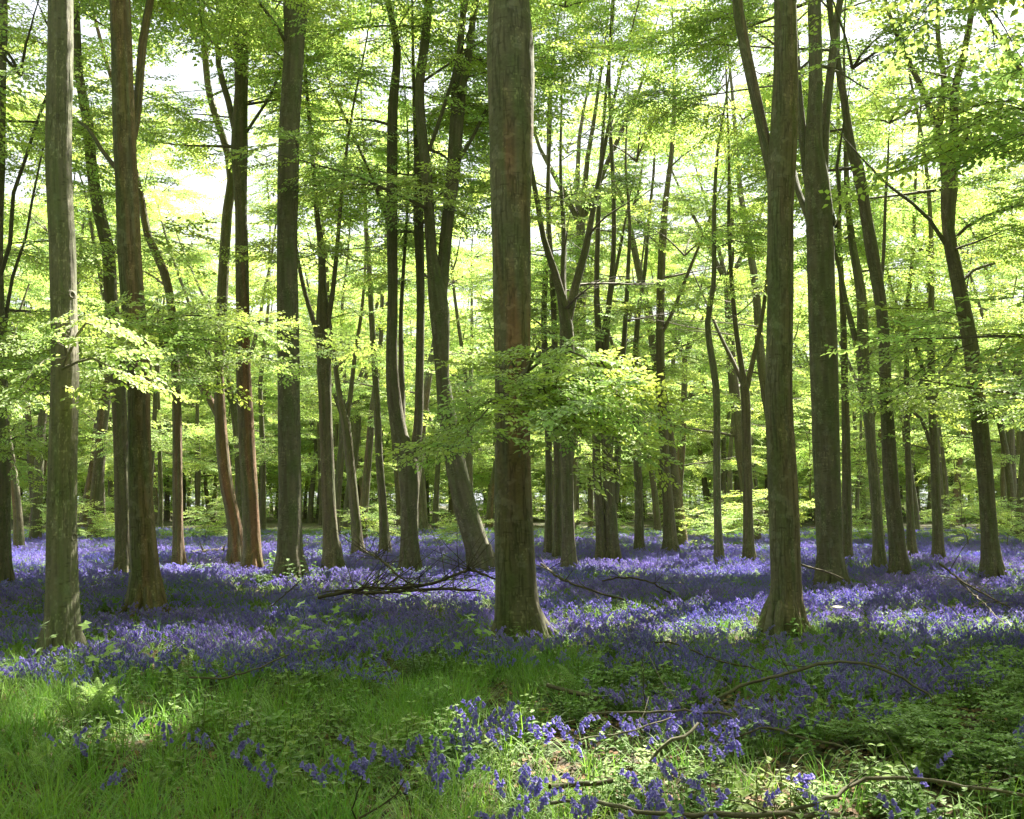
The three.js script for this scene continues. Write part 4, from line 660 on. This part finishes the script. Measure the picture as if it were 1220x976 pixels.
[[1060, 915, 0, 0.72], [1130, 935, 1, 0.75], [1195, 855, 2, 0.8], [1185, 945, 0, 0.65], [1115, 895, 1, 0.65], [1010, 905, 1, 0.55], [1215, 900, 0, 0.75], [745, 830, 1, 0.6], [1215, 810, 1, 0.7]].forEach(([x, y, k, sc], i) => {
  const g = onLevel(x, y), t = thing('elder_shrub', shrubLabels[i] ?? 'small leafy elder shoot in the cluster of pale shrubs', 'shrub', i < 4 ? null : 'elder shoots in the pale cluster'); t.position.set(g.x, terrain(g.x, g.z), g.z); t.rotation.y = rnd() * 6.28; t.scale.setScalar(sc); part(t, 'leaves', SHRUB[k][0], M.herb); part(t, 'stems', SHRUB[k][1], M.stem, 'stuff');
});
for (const [x, y] of [[340, 698], [352, 700], [333, 694]]) { const g = onLevel(x, y), t = thing('nettle', 'dark nettle clump at the foot of the straight dark beech', 'nettle', 'nettles at the foot of the straight dark beech'); t.position.set(g.x, terrain(g.x, g.z), g.z); t.scale.setScalar(1.5); const [a, b] = clump(9, 0.22, () => herbPlant(rr(0.25, 0.4), 6, 0.08)); part(t, 'leaves', a, M.blade); part(t, 'stems', b, M.stem, 'stuff'); }

seed = 14011;
// ---------------------------------------------------------------- fallen branches: [photo x, photo y, height above ground]
const stickTex = dataTex(128, 256, (u, v) => { const n = fbm(u * 8, v * 12, 5, 4, 8, 12), m = smooth(0.55, 0.7, fbm(u * 6, v * 6, 9, 4, 6, 6)); return [0.15 * n + 0.03, 0.125 * n + 0.025, 0.085 * n + 0.015].map((x, k) => x + ([0.06, 0.08, 0.03][k] - x) * m * 0.6); }, true);
const stickMat = new THREE.MeshStandardMaterial({ map: stickTex, roughness: 0.92 }), stickDark = new THREE.MeshStandardMaterial({ map: stickTex, color: lin(0.62, 0.57, 0.5), roughness: 0.95 });
function fallen(label, pts, r0, r1, twigs = 4, mat = stickMat, twigLen = 0.35, group) {
  const t = thing('fallen_branch', label, 'branch', group), W = pts.map(([x, y, h]) => { const p = onLevel(x, y, h); p.y = Math.max(p.y, h); return p; }), [P, R] = resample(W, W.map((_, i) => r0 + (r1 - r0) * i / (W.length - 1)), 0.08);
  for (let i = 1; i < P.length - 1; i++) P[i].add(V(gauss() * 0.009, gauss() * 0.009, gauss() * 0.009));
  part(t, 'stem', limb(P, R, 8, { shape: (a, l) => 0.82 + 0.36 * vnoise(l * 9, a * 0.9, 7) + 0.25 * Math.pow(vnoise(l * 4.5, 3, 8), 6) }), mat);
  for (let k = 0; k < twigs; k++) { const i = Math.floor(rr(0.2, 0.95) * (P.length - 1)), d = P[Math.min(P.length - 1, i + 1)].clone().sub(P[Math.max(0, i - 1)]).normalize(), q = P[i].clone(), o = d.clone().multiplyScalar(rr(-0.2, 0.6)).add(V(gauss() * 0.8, rr(-0.15, 0.6), gauss() * 0.8)).normalize(), l = twigLen * rr(0.5, 1.3), a = q.clone().addScaledVector(o, l * 0.5), b = a.clone().addScaledVector(o.add(V(gauss() * 0.3, gauss() * 0.3, gauss() * 0.3)).normalize(), l * 0.5); part(t, 'twig', limb([q, a, b], [R[i] * 0.42, R[i] * 0.26, 0.0015], 5), mat); }
  return t;
}
fallen('long arched bare branch bowing over the bluebells', [[840, 842, 0.13], [880, 818, 0.23], [930, 806, 0.31], [985, 790, 0.39], [1030, 792, 0.39], [1075, 808, 0.31], [1105, 828, 0.21], [1128, 848, 0.13]], 0.014, 0.007, 4);
fallen('thin wavering branch lying across the scattered bluebells', [[700, 850, 0.19], [770, 849, 0.21], [830, 848, 0.21], [880, 855, 0.21], [930, 872, 0.17], [970, 882, 0.15], [1010, 892, 0.13]], 0.008, 0.008, 4);
fallen('short thick broken stick with a pale end', [[652, 816, 0.19], [680, 824, 0.17], [712, 833, 0.14]], 0.016, 0.019, 0);
fallen('long crooked branch lying on the ground among withered grass', [[655, 957, 0.13], [710, 955, 0.14], [760, 965, 0.16], [830, 972, 0.14], [900, 970, 0.14], [1000, 972, 0.13]], 0.009, 0.014, 3);
fallen('short pale curved twig standing over bare litter', [[775, 908, 0.12], [783, 892, 0.21], [800, 882, 0.25], [815, 876, 0.27], [832, 862, 0.31]], 0.011, 0.009, 1);
fallen('crossed branch forking low under the elder shrubs', [[930, 970, 0.13], [985, 952, 0.19], [1030, 930, 0.23], [1070, 928, 0.23], [1130, 933, 0.21], [1220, 948, 0.16]], 0.01, 0.008, 5);
fallen('thin fork poking up from the grass', [[428, 975, 0.16], [450, 960, 0.21], [470, 945, 0.26], [482, 930, 0.31]], 0.005, 0.003, 2, stickDark, 0.25);
fallen('upright dark twig rising from the grass', [[424, 976, 0.13], [423, 955, 0.25], [432, 925, 0.41]], 0.004, 0.002, 1, stickDark, 0.15);
fallen('dark branch lying from the sunny flowers towards the arched one', [[775, 765, 0.23], [810, 768, 0.25], [840, 782, 0.23], [880, 792, 0.21], [915, 800, 0.17]], 0.009, 0.006, 4, stickDark);
fallen('thin upright dead stem by the elder shoot', [[768, 855, 0.13], [767, 815, 0.41], [766, 772, 0.71]], 0.004, 0.002, 0, stickDark);
fallen('low stick half sunk in the litter', [[655, 938, 0.14], [690, 934, 0.14], [730, 930, 0.14]], 0.016, 0.012, 0, stickDark);
fallen('pale bent twig across the herbs', [[690, 882, 0.16], [730, 875, 0.17], [770, 865, 0.21], [800, 855, 0.23]], 0.006, 0.004, 2);
fallen('curling brown twig near the thin wavering branch', [[860, 885, 0.15], [885, 876, 0.19], [905, 868, 0.21], [930, 868, 0.17]], 0.008, 0.005, 2, stickDark);
fallen('bare grey twig lying before the seedlings', [[225, 807, 0.23], [265, 808, 0.23], [300, 798, 0.31], [345, 780, 0.41]], 0.009, 0.005, 6);
fallen('tangled dead bough among the flowers behind the thickest beech', [[380, 712, 0.30], [430, 702, 0.45], [490, 700, 0.50], [530, 690, 0.60], [560, 680, 0.75], [590, 690, 0.60]], 0.026, 0.012, 44, stickDark, 0.9);
fallen('dead bough crossing the tangled one', [[430, 655, 0.70], [460, 672, 0.70], [480, 690, 0.55], [505, 705, 0.40]], 0.018, 0.01, 30, stickDark, 0.8);
fallen('low dead bough under the tangled one', [[400, 705, 0.28], [460, 706, 0.35], [520, 702, 0.35], [572, 704, 0.30]], 0.026, 0.014, 40, stickDark, 0.7);
fallen('thin dead bough leaning from the thickest beech into the flowers', [[645, 672, 0.55], [680, 695, 0.4], [720, 708, 0.25], [770, 722, 0.05]], 0.02, 0.012, 9, stickDark, 0.6);
fallen('arching dead branch beyond the sunny flowers', [[718, 692, 0.3], [745, 688, 0.4], [775, 694, 0.35], [805, 712, 0.1]], 0.016, 0.012, 6, stickDark, 0.6);
fallen('dark branch leaning against the straight grey-brown beech', [[955, 673, 0.6], [985, 682, 0.45], [1005, 690, 0.35]], 0.018, 0.012, 3, stickDark, 0.5);
fallen('bushy dead branch sticking up out of the flowers', [[1120, 672, 0.7], [1150, 695, 0.5], [1180, 712, 0.35], [1215, 730, 0.2]], 0.016, 0.008, 12, stickDark, 0.7);
fallen('slanting thin dead branch behind the bushy one', [[1140, 690, 0.5], [1175, 722, 0.3], [1215, 762, 0.1]], 0.012, 0.006, 8, stickDark, 0.5);
fallen('bare stick pointing up from the flowers by the nettles', [[312, 732, 0.05], [335, 712, 0.35], [358, 692, 0.7]], 0.01, 0.006, 3, stickMat, 0.4);
fallen('pale fallen log in the sunny far glade', [[228, 660, 0.15], [250, 657, 0.2], [275, 656, 0.2]], 0.09, 0.06, 3);
for (let i = 0; i < 34; i++) {
  const x = rr(640, 1210), y = rr(860, 970), a = rr(-0.5, 0.5), l = rr(25, 70);
  fallen('small dry twig lying in the litter and withered grass', [[x, y, 0.03], [x + l * 0.5, y + Math.sin(a) * l * 0.3 + gauss() * 4, 0.05], [x + l, y + Math.sin(a) * l * 0.6, 0.03]], rr(0.004, 0.008), 0.003, 1, i % 3 ? stickMat : stickDark, 0.15, 'small dry twigs in the litter');
}
// a scrap of white lying on the flowers
{ const g = onLevel(998, 723, 0.3), T = new Tri(), n = 10, c = V(0, 0.012, 0), rim = Array.from({ length: n }, (_, k) => { const a = k / n * 6.283, r = 0.075 * (0.8 + 0.4 * hash2(k, 3, 5)); return V(Math.cos(a) * r, 0.008 * Math.sin(a * 3), Math.sin(a) * r * 0.7); }), low = rim.map((p) => p.clone().add(V(0, -0.012, 0)));
  for (let k = 0; k < n; k++) { const j = (k + 1) % n; T.t(c, rim[j], rim[k]); T.q(rim[k], rim[j], low[j], low[k]); T.t(V(0, -0.008, 0), low[k], low[j]); }
  const m = new THREE.Mesh(T.geo(), M.pale); m.name = numbered('pale_leaf'); m.position.copy(g); scene.add(m); m.castShadow = true; tag(m, 'small white scrap like a bleached leaf lying on the bluebells', 'leaf'); }
renderer.render(scene, camera);
